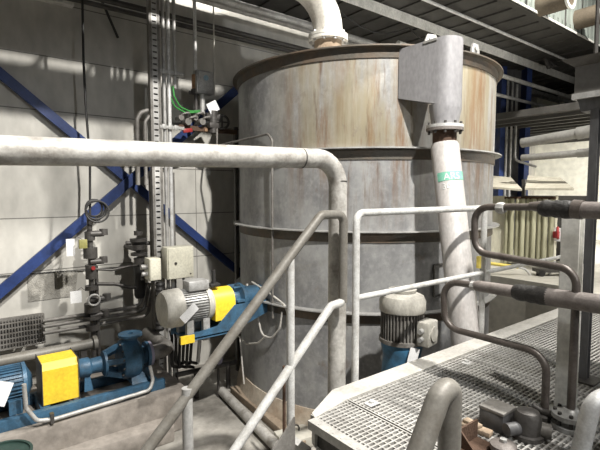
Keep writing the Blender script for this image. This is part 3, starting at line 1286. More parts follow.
b.prism([V((xb1 + .10, YP - .19, zpl + .1)), V((xb1 + .30, YP - .19, zpl + .1)), V((xb1 + .22, YP - .10, zp - .12)), V((xb1 + .12, YP - .10, zp - .12))], (0, .30, 0))
b.build('casing_foot', M['blue'], t)
b = MB()
b.prism([V((xb0 + .04, YP - .07, zpl + .1)), V((xb0 + .12, YP - .07, zpl + .1)), V((xb0 + .10, YP - .05, zp - .07)), V((xb0 + .05, YP - .05, zp - .07))], (0, .12, 0))
b.build('bearing_foot', M['blue'], t)
XV = xb1 + .15
XF = xb1 + .33
# suction pipe fitted to the pump
t = thing('suction_spool', 'short pipe with dusty violet ring bolted to the right of the blue pump', 'pipe', (XF + .12, YP, zp - .13))
b = MB(MPp)
b.lathe([(.05, XF), (.13, XF), (.13, XF + .03), (.05, XF + .03)], seg=32, close=True)
b.build('flange', M['purple'], t, 'dusty violet flange ring')
b = MB()
b.tube([V((XF + .03, YP, zp)), V((XF + .24, YP, zp)), V((XF + .24, YP + .70, zp))], .08, 24, .12)
b.build('pipe', M['motordark'], t)
# drain line in front of the pump
t = thing('drain_line', 'thin grey pipe bent along the front of the blue pump base', 'pipe', PY(90, 415, 4.44))
b = MB()
dl = [PY(24, 384, 4.40), PY(26, 408, 4.40), PY(37, 421, 4.40), PY(55, 419, 4.40), PY(150, 390, 4.45), PY(153, 380, 4.48), PY(150, 366, 4.50)]
b.tube(dl, .018, 14, .07)
b.build('pipe', M['galv'], t)
b = MB()
q = PY(52, 418, 4.40)
b.box(q, (.03, .05, .09))
b.build('pipe_clamp', M['darksteel'], t)
# dark green drum lid in the left bottom corner
q = PY(8, 446, 4.15)
t = thing('oil_drum', 'dark green drum at the bottom left corner by the plinth', 'drum', (q.x - .06, 3.97, 0))
b = MB()
hz = PY(10, 453, 3.95).z
b.lathe([(0, 0), (.20, 0), (.20, hz * .5), (.21, hz * .52), (.20, hz * .54), (.20, hz - .02), (.21, hz - .01), (.21, hz), (.19, hz), (.19, hz - .015), (0, hz - .015)], (q.x - .06, 3.97, 0), seg=32)
b.build('drum_body', mat('dark_green_paint', (.03, .06, .05), .5), t)
b = MB()
b.cyl((q.x + .03, 3.93, hz - .016), (q.x + .03, 3.93, hz + .008), .03, 14)
b.build('bung', M['darksteel'], t)

# ------------------------------------------------------------------ wall: braces, trays, conduits
YBR = 5.86
t = None
c1a, c1b = PY(-40, 40, YBR), PY(262, 291, YBR)
c1 = [c1a, c1b]
b = MB()
b.bar(c1a, c1b, .05, .105, (0, 0, 1))
b.solo('diagonal_brace', M['bluebrace'], 'dark blue steel brace sloping down to the right across the wall', 'brace')
c2a, c2b = PY(262, 68, YBR - .06), PY(-40, 326, YBR - .06)
b = MB()
b.bar(c2a, c2b, .05, .115, (0, 0, 1))
b.solo('diagonal_brace', M['bluebrace'], 'blue steel brace sloping up to the right across the wall', 'brace')

b = MB()
pq = [PY(28, 275, 5.94), PY(78, 271, 5.94), PY(75, 296, 5.94), PY(28, 302, 5.94)]
b.prism(pq, (0, .015, 0))
b.solo('plaster_patch', M['plaster'], 'rough grey plaster patch low on the wall under the blue brace', 'patch')

# riser tray with its rungs
YT = 5.27
xr = PY(160, 330, YT).x
t = thing('cable_riser', 'tall perforated steel cable riser standing on the floor by the wall', 'cable tray', (xr, YT, 0))
b = MB()
for k in range(74):
    z = .10 + k * .0685
    b.box((xr, YT - .03, z + .02), (.064, .004, .05))
for s_ in (-1, 1):
    b.box((xr + s_ * .030, YT - .031, 2.6), (.012, .004, 5.1))
b.build('perforated_web', M['galv'], t)
b = MB()
for s_ in (-1, 1):
    b = MB()
    b.box((xr + s_ * .048, YT, 2.55), (.03, .07, 5.08))
    b.build('side_rail', M['motordark'], t)
b = MB()
b.box((xr, YT + .02, 2.55), (.09, .004, 5.08))
b.build('back_plate', M['darksteel'], t)
b = MB()
b.box((xr, YT, .01), (.22, .16, .02))
b.build('base_plate', M['darksteel'], t)
for i, (px, r, lab) in enumerate(((163.5, .021, 'first'), (168.5, .024, 'second'), (174.5, .021, 'third'))):
    q = PY(px, 60, YT + .01)
    b = MB()
    if i == 2:
        b.cyl((q.x, q.y, PY(171, 88, YT).z), (q.x, q.y, 5.1), r, 14)
        b.solo('conduit', M['galv'], 'short grey conduit ending above the green cables beside the riser', 'conduit', 'conduits beside the cable riser')
    else:
        b.cyl((q.x, q.y, 0), (q.x, q.y, 5.1), r, 14)
        b.solo('conduit', M['galv'] if i == 0 else M['whitegalv'],
               'thin grey vertical conduit close against the right edge of the perforated riser' if i == 0 else 'pale vertical conduit second from the perforated riser', 'conduit', 'conduits beside the cable riser')
for px, r, z0_, z1_, lab in ((173, .028, 0, 2.75, 'grey vertical pipe right of the riser under the thick foreground pipe'), (152, .03, 0, 2.7, 'dark vertical pipe left of the riser behind the small cream box')):
    q = PY(px, 220, YT + .10)
    b = MB()
    b.cyl((q.x, q.y, z0_), (q.x, q.y, z1_), r, 16)
    b.solo('standpipe', M['motordark'], lab, 'pipe')
# clamp bars
for py in (72, 127):
    q = PY(168, py, YT - .03)
    b = MB()
    b.bar(q + V((-.10, 0, 0)), q + V((.20, 0, 0)), .02, .035)
    for dx in (-.05, .03, .10):
        b.box(q + V((dx, -.008, .0)), (.05, .02, .055), bev=.004)
    b.solo('conduit_clamp', M['galv'], 'steel clamp bar on the conduits above the green cables' if py < 100 else 'steel clamp bar on the conduits below the green cables', 'clamp')

# green cables
for k, (dx, lab) in enumerate(((0, 'green cable drooping from the conduit end, left one'), (4, 'green cable drooping from the conduit end, right one'))):
    b = MB()
    pts = [PY(170.5 + dx * .6, 86, YT), PY(170 + dx, 96, YT), PY(175 + dx * 1.3, 107, YT), PY(186 + dx, 113 - dx * .4, YT + .03), PY(200, 112 - dx * .3, YT + .03)]
    b.tube(pts, .010, 8, .08)
    b.solo('green_cable', M['green'], lab, 'cable', 'green cables below the conduit end')

# conduit with switch, junction box
q = PY(195, 40, 5.45)
b = MB()
b.cyl((q.x, 5.45, PY(195, 74, 5.45).z), (q.x, 5.45, 5.1), .022, 14)
b.solo('drop_conduit', M['whitegalv'], 'pale conduit dropping from the ceiling to the copper switch', 'conduit')
zs = PY(194, 82, 5.45).z
t = thing('pressure_switch', 'copper coloured switch body hanging on the pale drop conduit', 'switch', (q.x, 5.45, PY(194, 125, 5.45).z))
b = MB()
b.cyl((q.x, 5.45, zs - .09), (q.x, 5.45, zs + .09), .05, 20)
b.build('switch_body', M['copper'], t)
b = MB()
b.cyl((q.x, 5.45, zs - .14), (q.x, 5.45, zs - .09), .062, 6)
b.cyl((q.x - .09, 5.45, zs - .14), (q.x + .05, 5.45, zs - .14), .025, 12)
b.cyl((q.x, 5.45, PY(194, 125, 5.45).z), (q.x, 5.45, zs - .13), .026, 14)
b.build('fitting', M['darksteel'], t)
t = thing('switch_box', 'square grey box with blue dial beside the copper switch', 'box', PY(204, 96, 5.42))
b = MB()
q = PY(203.5, 83, 5.42)
b.box(q, (.24, .12, .29), bev=.012)
b.build('box_body', M['motormid'], t)
b = MB()
b.box(q + V((0, -.064, 0)), (.20, .012, .25), bev=.008)
b.build('cover', M['galv'], t)
b = MB()
b.cyl(q + V((0, -.07, .05)), q + V((0, -.08, .05)), .035, 20)
b.build('dial', mat('blue_grey_dial', (.25, .36, .42), .35), t, 'blue grey dial')
b = MB()
b.cyl(q + V((-.02, 0, -.40)), q + V((-.02, 0, -.14)), .035, 14)
b.build('lower_gland', M['galv'], t)
b = MB()
qq = PY(214, 50, 5.35)
b.cyl((qq.x, 5.35, PY(215, 96, 5.35).z), (qq.x, 5.35, 5.1), .010, 10)
b.solo('thin_rod', M['greycable'], 'thin pale rod hanging just right of the square switch box', 'rod')

# valve cluster on the horizontal rail
t = thing('valve_manifold', 'dark valve manifold with red lever in front of the blue brace left of the tank', 'valve', PY(205, 134, 5.4))
b = MB()
ra, rb_ = PY(178, 127, 5.4), PY(236, 133, 5.4)
rb_.z = ra.z
b.bar(ra, rb_, .05, .06)
b.build('mounting_rail', M['rust'], t)
b = MB()
for k in range(4):
    b = MB()
    q = PY(180 + k * 7, 118 + (k % 2) * 4, 5.36)
    b.cyl(q + V((0, -.05, 0)), q + V((0, .08, 0)), .035 + .008 * (k % 2), 14)
    b.tube([q, q + V((.02, -.06, .05)), q + V((.10, -.06, .07)), q + V((.14, 0, .02))], .014, 8, .03)
    b.build('hose_fitting', M['motordark'], t)
b = MB()
q = PY(213, 119, 5.34)
b.cyl(q + V((0, 0, -.18)), q + V((0, 0, .10)), .06, 18)
b.cyl(q + V((-.10, 0, .02)), q + V((.10, 0, .02)), .05, 18)
b.box(q + V((0, 0, -.09)), (.15, .12, .07), bev=.01)
b.build('valve_body', M['darksteel'], t)
b = MB()
q = PY(222, 122, 5.30)
b.torus(q, (-.3, -1, 0), .085, .016, 26, 10)
b.bar(q + V((-.085, 0, 0)), q + V((.085, 0, 0)), .016, .016)
b.bar(q + V((0, 0, -.085)), q + V((0, 0, .085)), .016, .016)
b.build('handwheel', M['darksteel'], t)
b = MB()
b.bar(PY(183, 131, 5.33), PY(192, 130, 5.33), .035, .05, bev=.008)
b.build('lever', M['red'], t, 'red lever')
b = MB()
b.box(PY(206, 130, 5.365), (.04, .02, .035))
b.build('name_plate', M['copper'], t)
b = MB()
q = PY(213, 107, 5.30)
b.box(q, (.15, .004, .13), Matrix.Rotation(R(-30), 3, 'Y'))
b.solo('paper_tag', M['white'], 'white paper tag wired to the valve manifold left of the tank', 'tag', 'white paper tags')
# vertical wall post near the tank that carries the rail
b = MB()
q = PY(236, 133, 5.42)
b.box((q.x, 5.43, (q.z + .08)/2), (.05, .05, q.z + .08))
b.solo('rail_post', M['darksteel'], 'dark square post at the right end of the valve rail by the tank', 'post')

# sensing tube on the tank
b = MB()
st = [PY(217, 128, 5.3), PY(217, 146, 5.2)]
tl = on_tank(268, 134, .05)
tq = on_tank(272, 135, .05)
bot_ = on_tank(272, 318, .05)
b.tube(st + [tl, V((tq.x, tq.y, tq.z - .05)), V((tq.x, tq.y, bot_.z))], .013, 10, .06)
b.solo('sensing_tube', M['motordark'], 'thin bent tube running from the valve rail down the left of the tank', 'tube')

# cream enclosures
t = thing('control_box', 'larger cream control box on the cable riser', 'enclosure', PY(180, 278, 5.08))
q0_, q1_ = PY(167, 248, 5.02), PY(194, 277, 5.02)
q = (q0_ + q1_) / 2
w_, h_ = abs(q1_.x - q0_.x), abs(q0_.z - q1_.z)
b = MB()
b.box((q.x, 5.11, q.z), (w_, .18, h_), bev=.008)
b.build('box_body', M['cream'], t)
b = MB()
b.box((q.x, 5.012, q.z), (w_ - .02, .016, h_ - .02), bev=.005)
o = b.build('door', M['cream'], t)
b = MB()
b.cyl((q.x - .07, 5.006, q.z), (q.x - .07, 4.995, q.z), .016, 12)
b.build('lock', M['darksteel'], o)
b = MB()
b.cyl((q.x + w_ / 2 - .05, 5.006, q.z - h_ / 2 + .05), (q.x + w_ / 2 - .05, 4.998, q.z - h_ / 2 + .05), .009, 10)
b.build('lock', M['darksteel'], o)
b = MB()
b.tube([V((q.x + .06, 5.1, q.z - h_ / 2)), V((q.x + .08, 5.08, q.z - h_ / 2 - .12)), V((q.x - .02, 5.05, q.z - h_ / 2 - .20)), V((q.x - .12, 5.1, q.z - h_ / 2 - .10))], .015, 10, .08)
b.build('cable_loop', M['cable'], t, 'black cable loop')
CBX = q.x - w_ / 2
q0_, q1_ = PY(149, 259, 4.98), PY(161.5, 280, 4.98)
q = (q0_ + q1_) / 2
w_, h_ = abs(q1_.x - q0_.x), abs(q0_.z - q1_.z)
t = thing('terminal_box', 'smaller cream box left of the larger cream control box', 'enclosure', (q.x, 5.05, q1_.z))
b = MB()
b.box((q.x, 5.06, q.z), (w_, .16, h_), bev=.008)
b.build('box_body', M['cream'], t)
b = MB()
b.box((q.x, 4.977, q.z), (w_ - .016, .012, h_ - .016), bev=.004)
b.build('cover', M['cream'], t)
b = MB()
b.cyl((q.x - w_ / 2 - .07, 5.05, q.z + .03), (q.x - w_ / 2, 5.05, q.z + .03), .03, 12)
b.build('cable_gland', M['galv'], t)
b = MB()
b.cyl((q.x - w_ / 2 - .06, 5.05, q.z - .05), (q.x - w_ / 2, 5.05, q.z - .05), .025, 12)
b.build('cable_gland', M['galv'], t)
b = MB()
bk = PY(166, 262, 5.17)
b.box((bk.x + .02, 5.20, bk.z), (.62, .02, .06))
b.box((bk.x + .02, 5.20, bk.z - .16), (.62, .02, .06))
b.box((bk.x - .05, 5.21, bk.z - .08), (.05, .02, .2))
b.box((bk.x + .2, 5.21, bk.z - .08), (.05, .02, .2))
b.solo('mounting_bracket', M['darksteel'], 'dark cross bars holding the two cream boxes to the riser', 'bracket')
# dark flexible duct below the boxes
b = MB()
q = PY(160, 282, 5.05)
e = PY(160, 330, 5.05)
pts = [q.lerp(e, k / 20) for k in range(21)]
b.tube(pts, [.055 if k % 2 else .045 for k in range(21)], 14)
b.solo('corrugated_hose', M['cable'], 'dark corrugated hose hanging below the small cream box', 'hose')

# rusty valve stacks on the wall
t = thing('regulator_stack', 'tall dark valve stack with yellow dial on the wall beneath the cable coil', 'valve', PY(92, 345, 5.45).xy.to_3d() + V((0, 0, .45)))
q = PY(90, 240, 5.45)
zlo = PY(90, 352, 5.45).z
b = MB()
b.cyl((q.x, 5.45, .45), (q.x, 5.45, q.z + .25), .028, 14)
b.build('standpipe', M['darksteel'], t)
b = MB()
q2 = PY(98, 330, 5.45)
b.cyl((q2.x, 5.45, .45), (q2.x, 5.45, q2.z + .75), .022, 14)
b.build('standpipe', M['darksteel'], t)
b = MB()
for py, r, h in ((236, .055, .10), (253, .075, .12), (272, .06, .16), (288, .07, .05), (308, .085, .10), (318, .10, .03), (328, .075, .06)):
    z = PY(88, py, 5.45).z
    b = MB()
    b.lathe([(0, z - h / 2), (r, z - h / 2), (r, z + h / 2), (0, z + h / 2)], (q.x, 5.45, 0), seg=16)
    b.build('valve_body', M['darksteel'], t)
b = MB()
for py, dx in ((234, 8), (262, 8), (300, 10), (316, 9)):
    b = MB()
    p = PY(90, py, 5.42)
    b.cyl(p, p + V((.018 * dx, 0, 0)), .035, 12)
    b.cyl(p + V((.018 * dx, 0, -.02)), p + V((.018 * dx, 0, .05)), .045, 10)
    b.build('side_port', M['darksteel'], t)
b = MB()
p = PY(83, 244, 5.36)
b.box(p, (.085, .03, .10), bev=.006)
b.build('dial_face', mat('dull_olive_dial', (.30, .28, .10), .5), t, 'olive yellow dial plate')
b = MB()
p = PY(93, 268, 5.38)
b.cyl(p, p + V((0, -.02, 0)), .022, 14)
b.build('red_knob', M['red'], t, 'small red knob')
b = MB()
p = PY(94, 300, 5.36)
b.torus(p, (0, -1, 0), .06, .012, 22, 8)
b.build('handwheel', M['galv'], t)
for px, py, w_, h_, lab in ((70.5, 247.5, .085, .19, 'tall narrow white tag on the wall left of the olive dial'), (76, 297, .115, .135, 'square white tag beside the lower part of the dark valve stack')):
    p = PY(px, py, 5.42)
    t = thing('label_card', lab, 'tag', p + V((0, 0, -h_ / 2)), 'white cards by the valve stack')
    b = MB()
    b.box(p, (w_, .005, h_))
    b.build('card', M['white'], t)
    b = MB()
    b.tube([p + V((0, .0, h_ / 2 - .01)), p + V((.06, .02, h_ / 2 + .03)), PY(86, py - 6, 5.43)], .004, 6)
    b.build('wire', M['darksteel'], t)
t = thing('filter_regulator', 'dark stacked filter valve on the wall left of the small cream box', 'valve', PY(139, 300, 5.45))
q = PY(139, 262, 5.45)
b = MB()
for py, r, h in ((233, .05, .05), (240, .10, .035), (247, .075, .06), (254, .095, .03), (261, .06, .08)):
    z = PY(139, py, 5.45).z
    b.lathe([(0, z - h / 2), (r, z - h / 2), (r, z + h / 2), (0, z + h / 2)], (q.x, 5.45, 0), seg=18)
b.cyl((q.x, 5.45, PY(139, 250, 5.45).z), (q.x, WY, PY(139, 250, 5.45).z), .03, 12)
b.build('bonnet', M['darksteel'], t)
b = MB()
za_, zb_ = PY(139, 266, 5.45).z, PY(139, 298, 5.45).z
b.lathe([(0, zb_), (.045, zb_), (.065, zb_ + .04), (.065, za_), (0, za_)], (q.x, 5.45, 0), seg=18)
b.build('filter_bowl', M['cable'], t)
b = MB()
b.cyl(PY(126, 243, 5.45), PY(152, 243, 5.45), .025, 12)
b.build('side_pipe', M['darksteel'], t)
for pts, lab in (((( 93, 269), (112, 270), (130, 266), (139, 265)), 'upper thin dark air line between the two valve stacks'), (((97, 284), (115, 284), (128, 287), (137, 288)), 'lower thin dark air line between the two valve stacks')):
    b = MB()
    b.tube([PY(x_, y_, 5.42) for x_, y_ in pts], .014 if 'upper' in lab else .02, 10, .1)
    b.solo('air_line', M['darksteel'], lab, 'tube', 'air lines on the wall')
b = MB()
b.tube([PY(0, 276, 5.93), PY(140, 265.5, 5.93)], .006, 8)
b.solo('wall_wire', M['cable'], 'thin dark wire running level along the wall to the right filter valve', 'wire')

# hanging cable with coil
b = MB()
b.tube([PY(82, -20, 5.5), PY(83.5, 60, 5.5), PY(86, 110, 5.5), PY(90, 160, 5.48), PY(90, 205, 5.45), PY(90, 232, 5.45)], .013, 10)
b.solo('hanging_cable', M['cable'], 'black cable hanging straight down the wall into the valve stack', 'cable')
b = MB()
p = PY(94, 208, 5.40)
for k in range(3):
    b.torus(p + V((.012 * k, -.02 * k, -.02 * k)), (.25 - .2 * k, -1, .1 * k), .095 + .012 * k, .011, 26, 8)
b.solo('cable_coil', M['cable'], 'small coil of black cable tied on the hanging cable', 'coil')
b = MB()
p0_, p1_ = PY(92, -22, 5.72), PY(118, 38, 5.85)
b.tube([p0_ + (p0_ - p1_) * ((ZG + .03 - p0_.z) / (p0_.z - p1_.z)), p1_], .016, 10)
b.solo('loose_rod', M['cable'], 'dark rod sticking out aslant from the ceiling at upper left', 'rod')
b = MB()
b.tube([PY(138, 185, 5.3), PY(137, 120, 5.3), PY(140, 113, 5.3), PY(148, 110, 5.3)], .025, 12, .08)
b.solo('gooseneck_pipe', M['motordark'], 'outer dark gooseneck pipe left of the cable riser above the thick pipe', 'pipe', 'gooseneck pipes by the riser')
b = MB()
b.tube([PY(146, 185, 5.3), PY(145, 122, 5.3), PY(151, 114, 5.3)], .02, 12, .08)
b.solo('gooseneck_pipe', M['motordark'], 'inner dark gooseneck pipe close against the cable riser above the thick pipe', 'pipe', 'gooseneck pipes by the riser')

# mesh tray and conduits low on the wall
b = MB()
m0, m1 = PY(-30, 324, 5.55), PY(44, 318, 5.55)
zt_, zb_ = m0.z, PY(-30, 356, 5.55).z
n = 24
for k in range(n + 1):
    xx = m0.x + (m1.x - m0.x) * k / n
    b.box((xx, 5.55, (zt_ + zb_) / 2), (.010, .010, zt_ - zb_))
for k in range(7):
    zz = zb_ + (zt_ - zb_) * k / 6
    b.box(((m0.x + m1.x) / 2, 5.55, zz), (m1.x - m0.x, .012, .012))
b.box(((m0.x + m1.x) / 2, 5.60, (zt_ + zb_) / 2), (m1.x - m0.x, .006, zt_ - zb_))
for k in (3, 20):
    xx = m0.x + (m1.x - m0.x) * k / n
    b.box((xx, (5.58 + WY) / 2, zb_ + .03), (.05, WY - 5.56, .04))
b.solo('mesh_cable_tray', M['motordark'], 'wire mesh cable tray low on the wall at the left edge', 'cable tray')
for k, (ya, yb_, lab) in enumerate(((321, 308, 'uppermost of the three conduits running right from the mesh tray'), (327, 314, 'middle of the three conduits running right from the mesh tray'), (333.5, 321, 'lowest of the three conduits running right from the mesh tray'))):
    b = MB()
    pa, pb_ = PY(43, ya, 5.5), PY(140 + k * 4, yb_, 5.5)
    pb_.z = pa.z
    b.tube([pa, pb_, pb_ + V((.08, 0, .28 + k * .06))], .021, 12, .10)
    b.solo('wall_conduit', M['motordark'], lab, 'conduit', 'conduits right of the mesh tray')
# grey pipe behind the pump
b = MB()
pa, pb_ = PY(-40, 369, 5.15), PY(95, 349, 5.15)
pb_.z = pa.z
b.cyl(pa, pb_, .055, 20)
b.lathe([(.03, -.02), (.08, -.02), (.08, .02), (.03, .02)], pb_, (1, 0, 0), 20, close=True)
b.solo('wall_pipe', M['rail'], 'fat grey pipe lying behind the blue pump', 'pipe')
for xx, lab in ((pa.x + .7, 'dark stand under the fat grey pipe, behind the blue motor'), (pb_.x - .12, 'dark stand under the open end of the fat grey pipe')):
    b = MB()
    b.box((xx, 5.15, (pa.z - .05 + .45) / 2), (.06, .10, pa.z - .05 - .45))
    b.box((xx, 5.15, .455), (.14, .14, .012))
    b.solo('pipe_stand', M['darksteel'], lab, 'stand')

# lower dark pipework under the agitator
t = thing('hose_bundle', 'bundle of black hoses hanging under the grey agitator motor', 'hose', PY(185, 352, 4.9))
for k in range(6):
    b = MB()
    p = PY(172 + k * 4, 336, 4.9)
    e = PY(172 + k * 3.6, 366 - (k % 2) * 4, 4.95)
    b.tube([p + V((0, .05, .05)), p, e, e + V((.18, .2, -.12))], .019, 8, .08)
    b.build('hose', M['cable'], t)
b = MB()
b.tube([PY(198, 362, 4.8), PY(200, 336, 4.8)], .022, 12)
b.solo('white_stub_pipe', M['whitegalv'], 'short pale upright pipe below the agitator bracket', 'pipe')
b = MB()
b.box(PY(167, 352, 4.95), (.16, .005, .06), Matrix.Rotation(R(-14), 3, 'Y'))
b.solo('paper_tag', M['white'], 'white paper tag low on the cable riser right of the blue pump', 'tag', 'white paper tags')
b = MB()
b.tube([PY(176, 375, 5.0), PY(236, 362, 5.0)], .03, 14)
for px_, py_ in ((196, 372), (228, 364)):
    p = PY(px_, py_, 5.0)
    b.tube([p, V((p.x, 5.0, 0))], .03, 14)
b.solo('low_pipework', M['darksteel'], 'low dark pipe run on two legs under the agitator', 'pipe')
t = thing('slide_valve', 'pale valve lever on the low dark pipes under the agitator', 'valve', PY(212, 372, 4.85))
b = MB()
b.tube([PY(196, 380, 4.85), PY(208, 375, 4.85), PY(216, 362, 4.85)], .026, 12, .05)
b.build('lever', M['whitegalv'], t)
b = MB()
p = PY(218, 360, 4.85)
b.lathe([(0, -.03), (.05, -.03), (.05, .03), (0, .03)], p, (.3, -1, 0), 16)
b.build('hub', M['purple'], t)
b = MB()
b.cyl(p, V((p.x, p.y, 0)), .016, 10)
b.build('stem', M['darksteel'], t)

# loose grey cables on the tank wall
for k, (pts, lab) in enumerate(((((247, 284), (250, 300), (258, 318), (262, 336), (272, 338), (280, 328), (282, 312)), 'pale cable hanging in a U-loop on the left of the tank'),
                                (((252, 282), (268, 292), (285, 305), (289, 318)), 'pale cable slung aslant on the left side of the tank'),
                                (((238, 335), (246, 344), (258, 343), (266, 336)), 'short pale cable sagging below the agitator on the tank'))):
    b = MB()
    b.tube([on_tank(x_, y_, .05) for x_, y_ in pts], .011, 8, .10)
    b.solo('loose_cable', M['greycable'], lab, 'cable', 'loose cables on the tank')
b = MB()
b.tube([on_tank(240, 338, .08), on_tank(244, 384, .08)], .009, 8)
b.solo('earth_wire', M['greycable'], 'straight pale wire dropping to the floor at the left foot of the tank', 'wire')
b = MB()
b.tube([PY(284, 366, 3.05), V((PY(284, 395, 3.05).x, 3.05, 0))], .014, 8)
b.solo('upright_rod', M['rust'], 'short rusty rod standing in front of the tank foot left of the white post', 'rod')

# ------------------------------------------------------------------ things on the floor near the tank
b = MB()
fa, fb_ = PZ(222, 391, .06), PZ(292, 462, .06)
b.tube([fa, fb_], .055, 20)
b.solo('floor_pipe', M['bigpipe'], 'dusty round pipe lying on the floor in front of the tank', 'pipe')
a_, c_ = PZ(234, 389, .05), PZ(302, 446, .05)
b = MB()
b.bar(a_, c_, .10, .08, bev=.006)
b.solo('timber_board', M['wood'], 'weathered timber board on the floor between the round pipe and the tank foot', 'board')
t = thing('concrete_block', 'flat pale concrete slab on the floor below the white stair post', 'slab', PZ(300, 440, 0))
q = PZ(302, 446, .0)
b = MB()
b.box((q.x + .1, q.y + .05, .055), (.62, .26, .11), Matrix.Rotation(R(-12), 3, 'Z'), bev=.01)
b.build('slab', M['floor2'], t)
b = MB()
b.torus((q.x + .0, q.y + .1, .13), (0, -1, .3), .04, .009, 18, 8)
b.build('lifting_ring', M['darksteel'], t)

# ------------------------------------------------------------------ overhead gallery at the upper right
GX0, GX1 = -5.5, 12.9
t = thing('overhead_gallery', 'dark overhead gallery with pale cladding running above the tank', 'gallery', (3.7, 4.5, 4.95))
b = MB()
zst = PY(75, 40, WY).z
LY, LZ = -1.5, 7.8
ysl = WY - (WY - LY) * (ZG + .05 - zst) / (LZ - zst) + .14  # slot shaped into the underside to throw a light streak on the wall
ya0, ya1, yb0, yb1 = 3.12, ysl - .10, ysl + .10, 5.75
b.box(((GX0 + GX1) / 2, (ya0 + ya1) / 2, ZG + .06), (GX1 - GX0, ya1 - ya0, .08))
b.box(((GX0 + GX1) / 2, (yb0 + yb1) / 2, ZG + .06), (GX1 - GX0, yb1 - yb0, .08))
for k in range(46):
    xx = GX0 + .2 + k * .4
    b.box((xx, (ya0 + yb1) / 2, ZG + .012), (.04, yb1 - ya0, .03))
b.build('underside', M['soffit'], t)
b = MB()
n = 120
GXC = 4.0
poly = []
y0 = 3.12
for k in range(n):
    xx = GXC + (GX1 - GXC) * k / n
    s = .0 if k % 2 else .010
    poly += [V((xx, y0 - s, ZG - .01)), V((xx + (GX1 - GXC) / n, y0 - s, ZG - .01))]
vs0 = [b.v(p) for p in poly]
vs1 = [b.v(p + V((0, 0, 1.6))) for p in poly]
for i in range(len(poly) - 1):
    b.f([vs0[i], vs0[i + 1], vs1[i + 1], vs1[i]])
b.build('cladding', M['corrug'], t)
b = MB()
b.box(((GXC + GX1) / 2, 3.105, ZG + .0), (GX1 - GXC, .012, .03))
b.build('cladding_trim', M['beam'], t)
for k in range(14):
    b = MB()
    b.box((GXC + .5 + k * .62, 3.10, ZG + .8), (.014, .012, 1.58))
    b.build('panel_joint', M['darksteel'], t)
b = MB()
b.box(((GX0 + GX1) / 2, 3.19, ZG + .04), (GX1 - GX0, .10, .10))
b.build('edge_beam', M['soffit'], t)
yb_ = PZ(452, 37, ZG - .10).y
b = MB()
b.box(((GX0 + GX1) / 2, yb_ + .07, ZG - .02), (GX1 - GX0, .14, .014))
b.box(((GX0 + GX1) / 2, yb_, ZG - .075), (GX1 - GX0, .014, .14))
b.build('pale_beam', M['beam'], t)
b = MB()
q = PZ(510, 36, ZG - .05)
b.cyl((GX0, q.y, q.z), (GX1, q.y, q.z), .022, 10)
b.build('edge_conduit', M['whitegalv'], t)
for px, py in ((552, 2), (588, 17)):
    p = PY(px, py, 2.95)
    b = MB()
    b.cyl(p + V((0, .17, 0)), p + V((0, -.22, 0)), .15, 28)
    o = b.build('fan_stub', M['stub'], t)
    b = MB()
    b.lathe([(.145, 0), (.165, 0), (.165, .03), (.12, .03)], p + V((0, -.22, 0)), (0, -1, 0), 28, close=True)
    b.build('stub_rim', M['beam'], o)

# pipes along the ceiling on the back wall side
for px, py, yy, r, m_, lab, x0, x1 in (
        (210, 26, 5.6, .035, 'darksteel', 'upper dark pipe under the ceiling above the cable riser', -5.5, 4.6),
        (210, 32, 5.7, .03, 'darksteel', 'lower dark pipe under the ceiling above the cable riser', -5.5, 4.6),
        (270, 14, 5.0, .05, 'galv', 'pale fat pipe under the ceiling left of the tank inlet pipe', -5.5, 12.9),
        (250, 14, 5.3, .035, 'galv', 'grey ceiling pipe just beyond the pale fat one', -5.5, 12.9),
        (530, 84.5, 4.45, .04, 'beam', 'pale ceiling pipe passing right of the tank rim', 5.3, 12.9),
        (530, 103, 4.35, .03, 'galv', 'thin grey ceiling pipe beneath the pale one right of the tank', 5.3, 12.9)):
    p = PY(px, py, yy)
    b = MB()
    b.cyl((x0, yy, p.z), (x1, yy, p.z), r, 14)
    b.solo('ceiling_pipe', M[m_], lab, 'pipe', 'pipes under the ceiling')
p = PY(90, 7, 5.82)
b = MB()
b.box((-2.0, 5.90, p.z), (6.5, .11, .035))  # pale ledge stands in for a streak of light on the wall
b.solo('streak_ledge', M['beam'], 'thin pale ledge made for a light streak high on the wall at the upper left', 'ledge')
# cable slung below the beam
b = MB()
sc0, sc1 = PZ(330, 2, ZG), PZ(470, 46, ZG)
b.tube([sc0.lerp(sc1, k / 12) - V((0, 0, .012 + .22 * abs(math.sin(k / 12 * math.pi * 2)))) for k in range(13)], .010, 8)
b.solo('slung_cable', M['cable'], 'thin dark cable slung under the pale beam above the chute', 'cable')
t = thing('beam_clamp', 'dark cluster of clamps hanging under the pale beam near the hopper', 'clamp', PZ(548, 62, ZG - .1))
p = PZ(546, 60, ZG - .04)
for k in range(4):
    b = MB()
    b.cyl(p + V((.1 * k, 0, -.05 * (k % 2))), p + V((.1 * k + .03, -.05, -.16 + .03 * k)), .04, 10)
    b.build('clamp', M['darksteel'], t)
b = MB()
b.box(p + V((.15, 0, .02)), (.4, .05, .05))
b.build('clamp_bar', M['darksteel'], t)

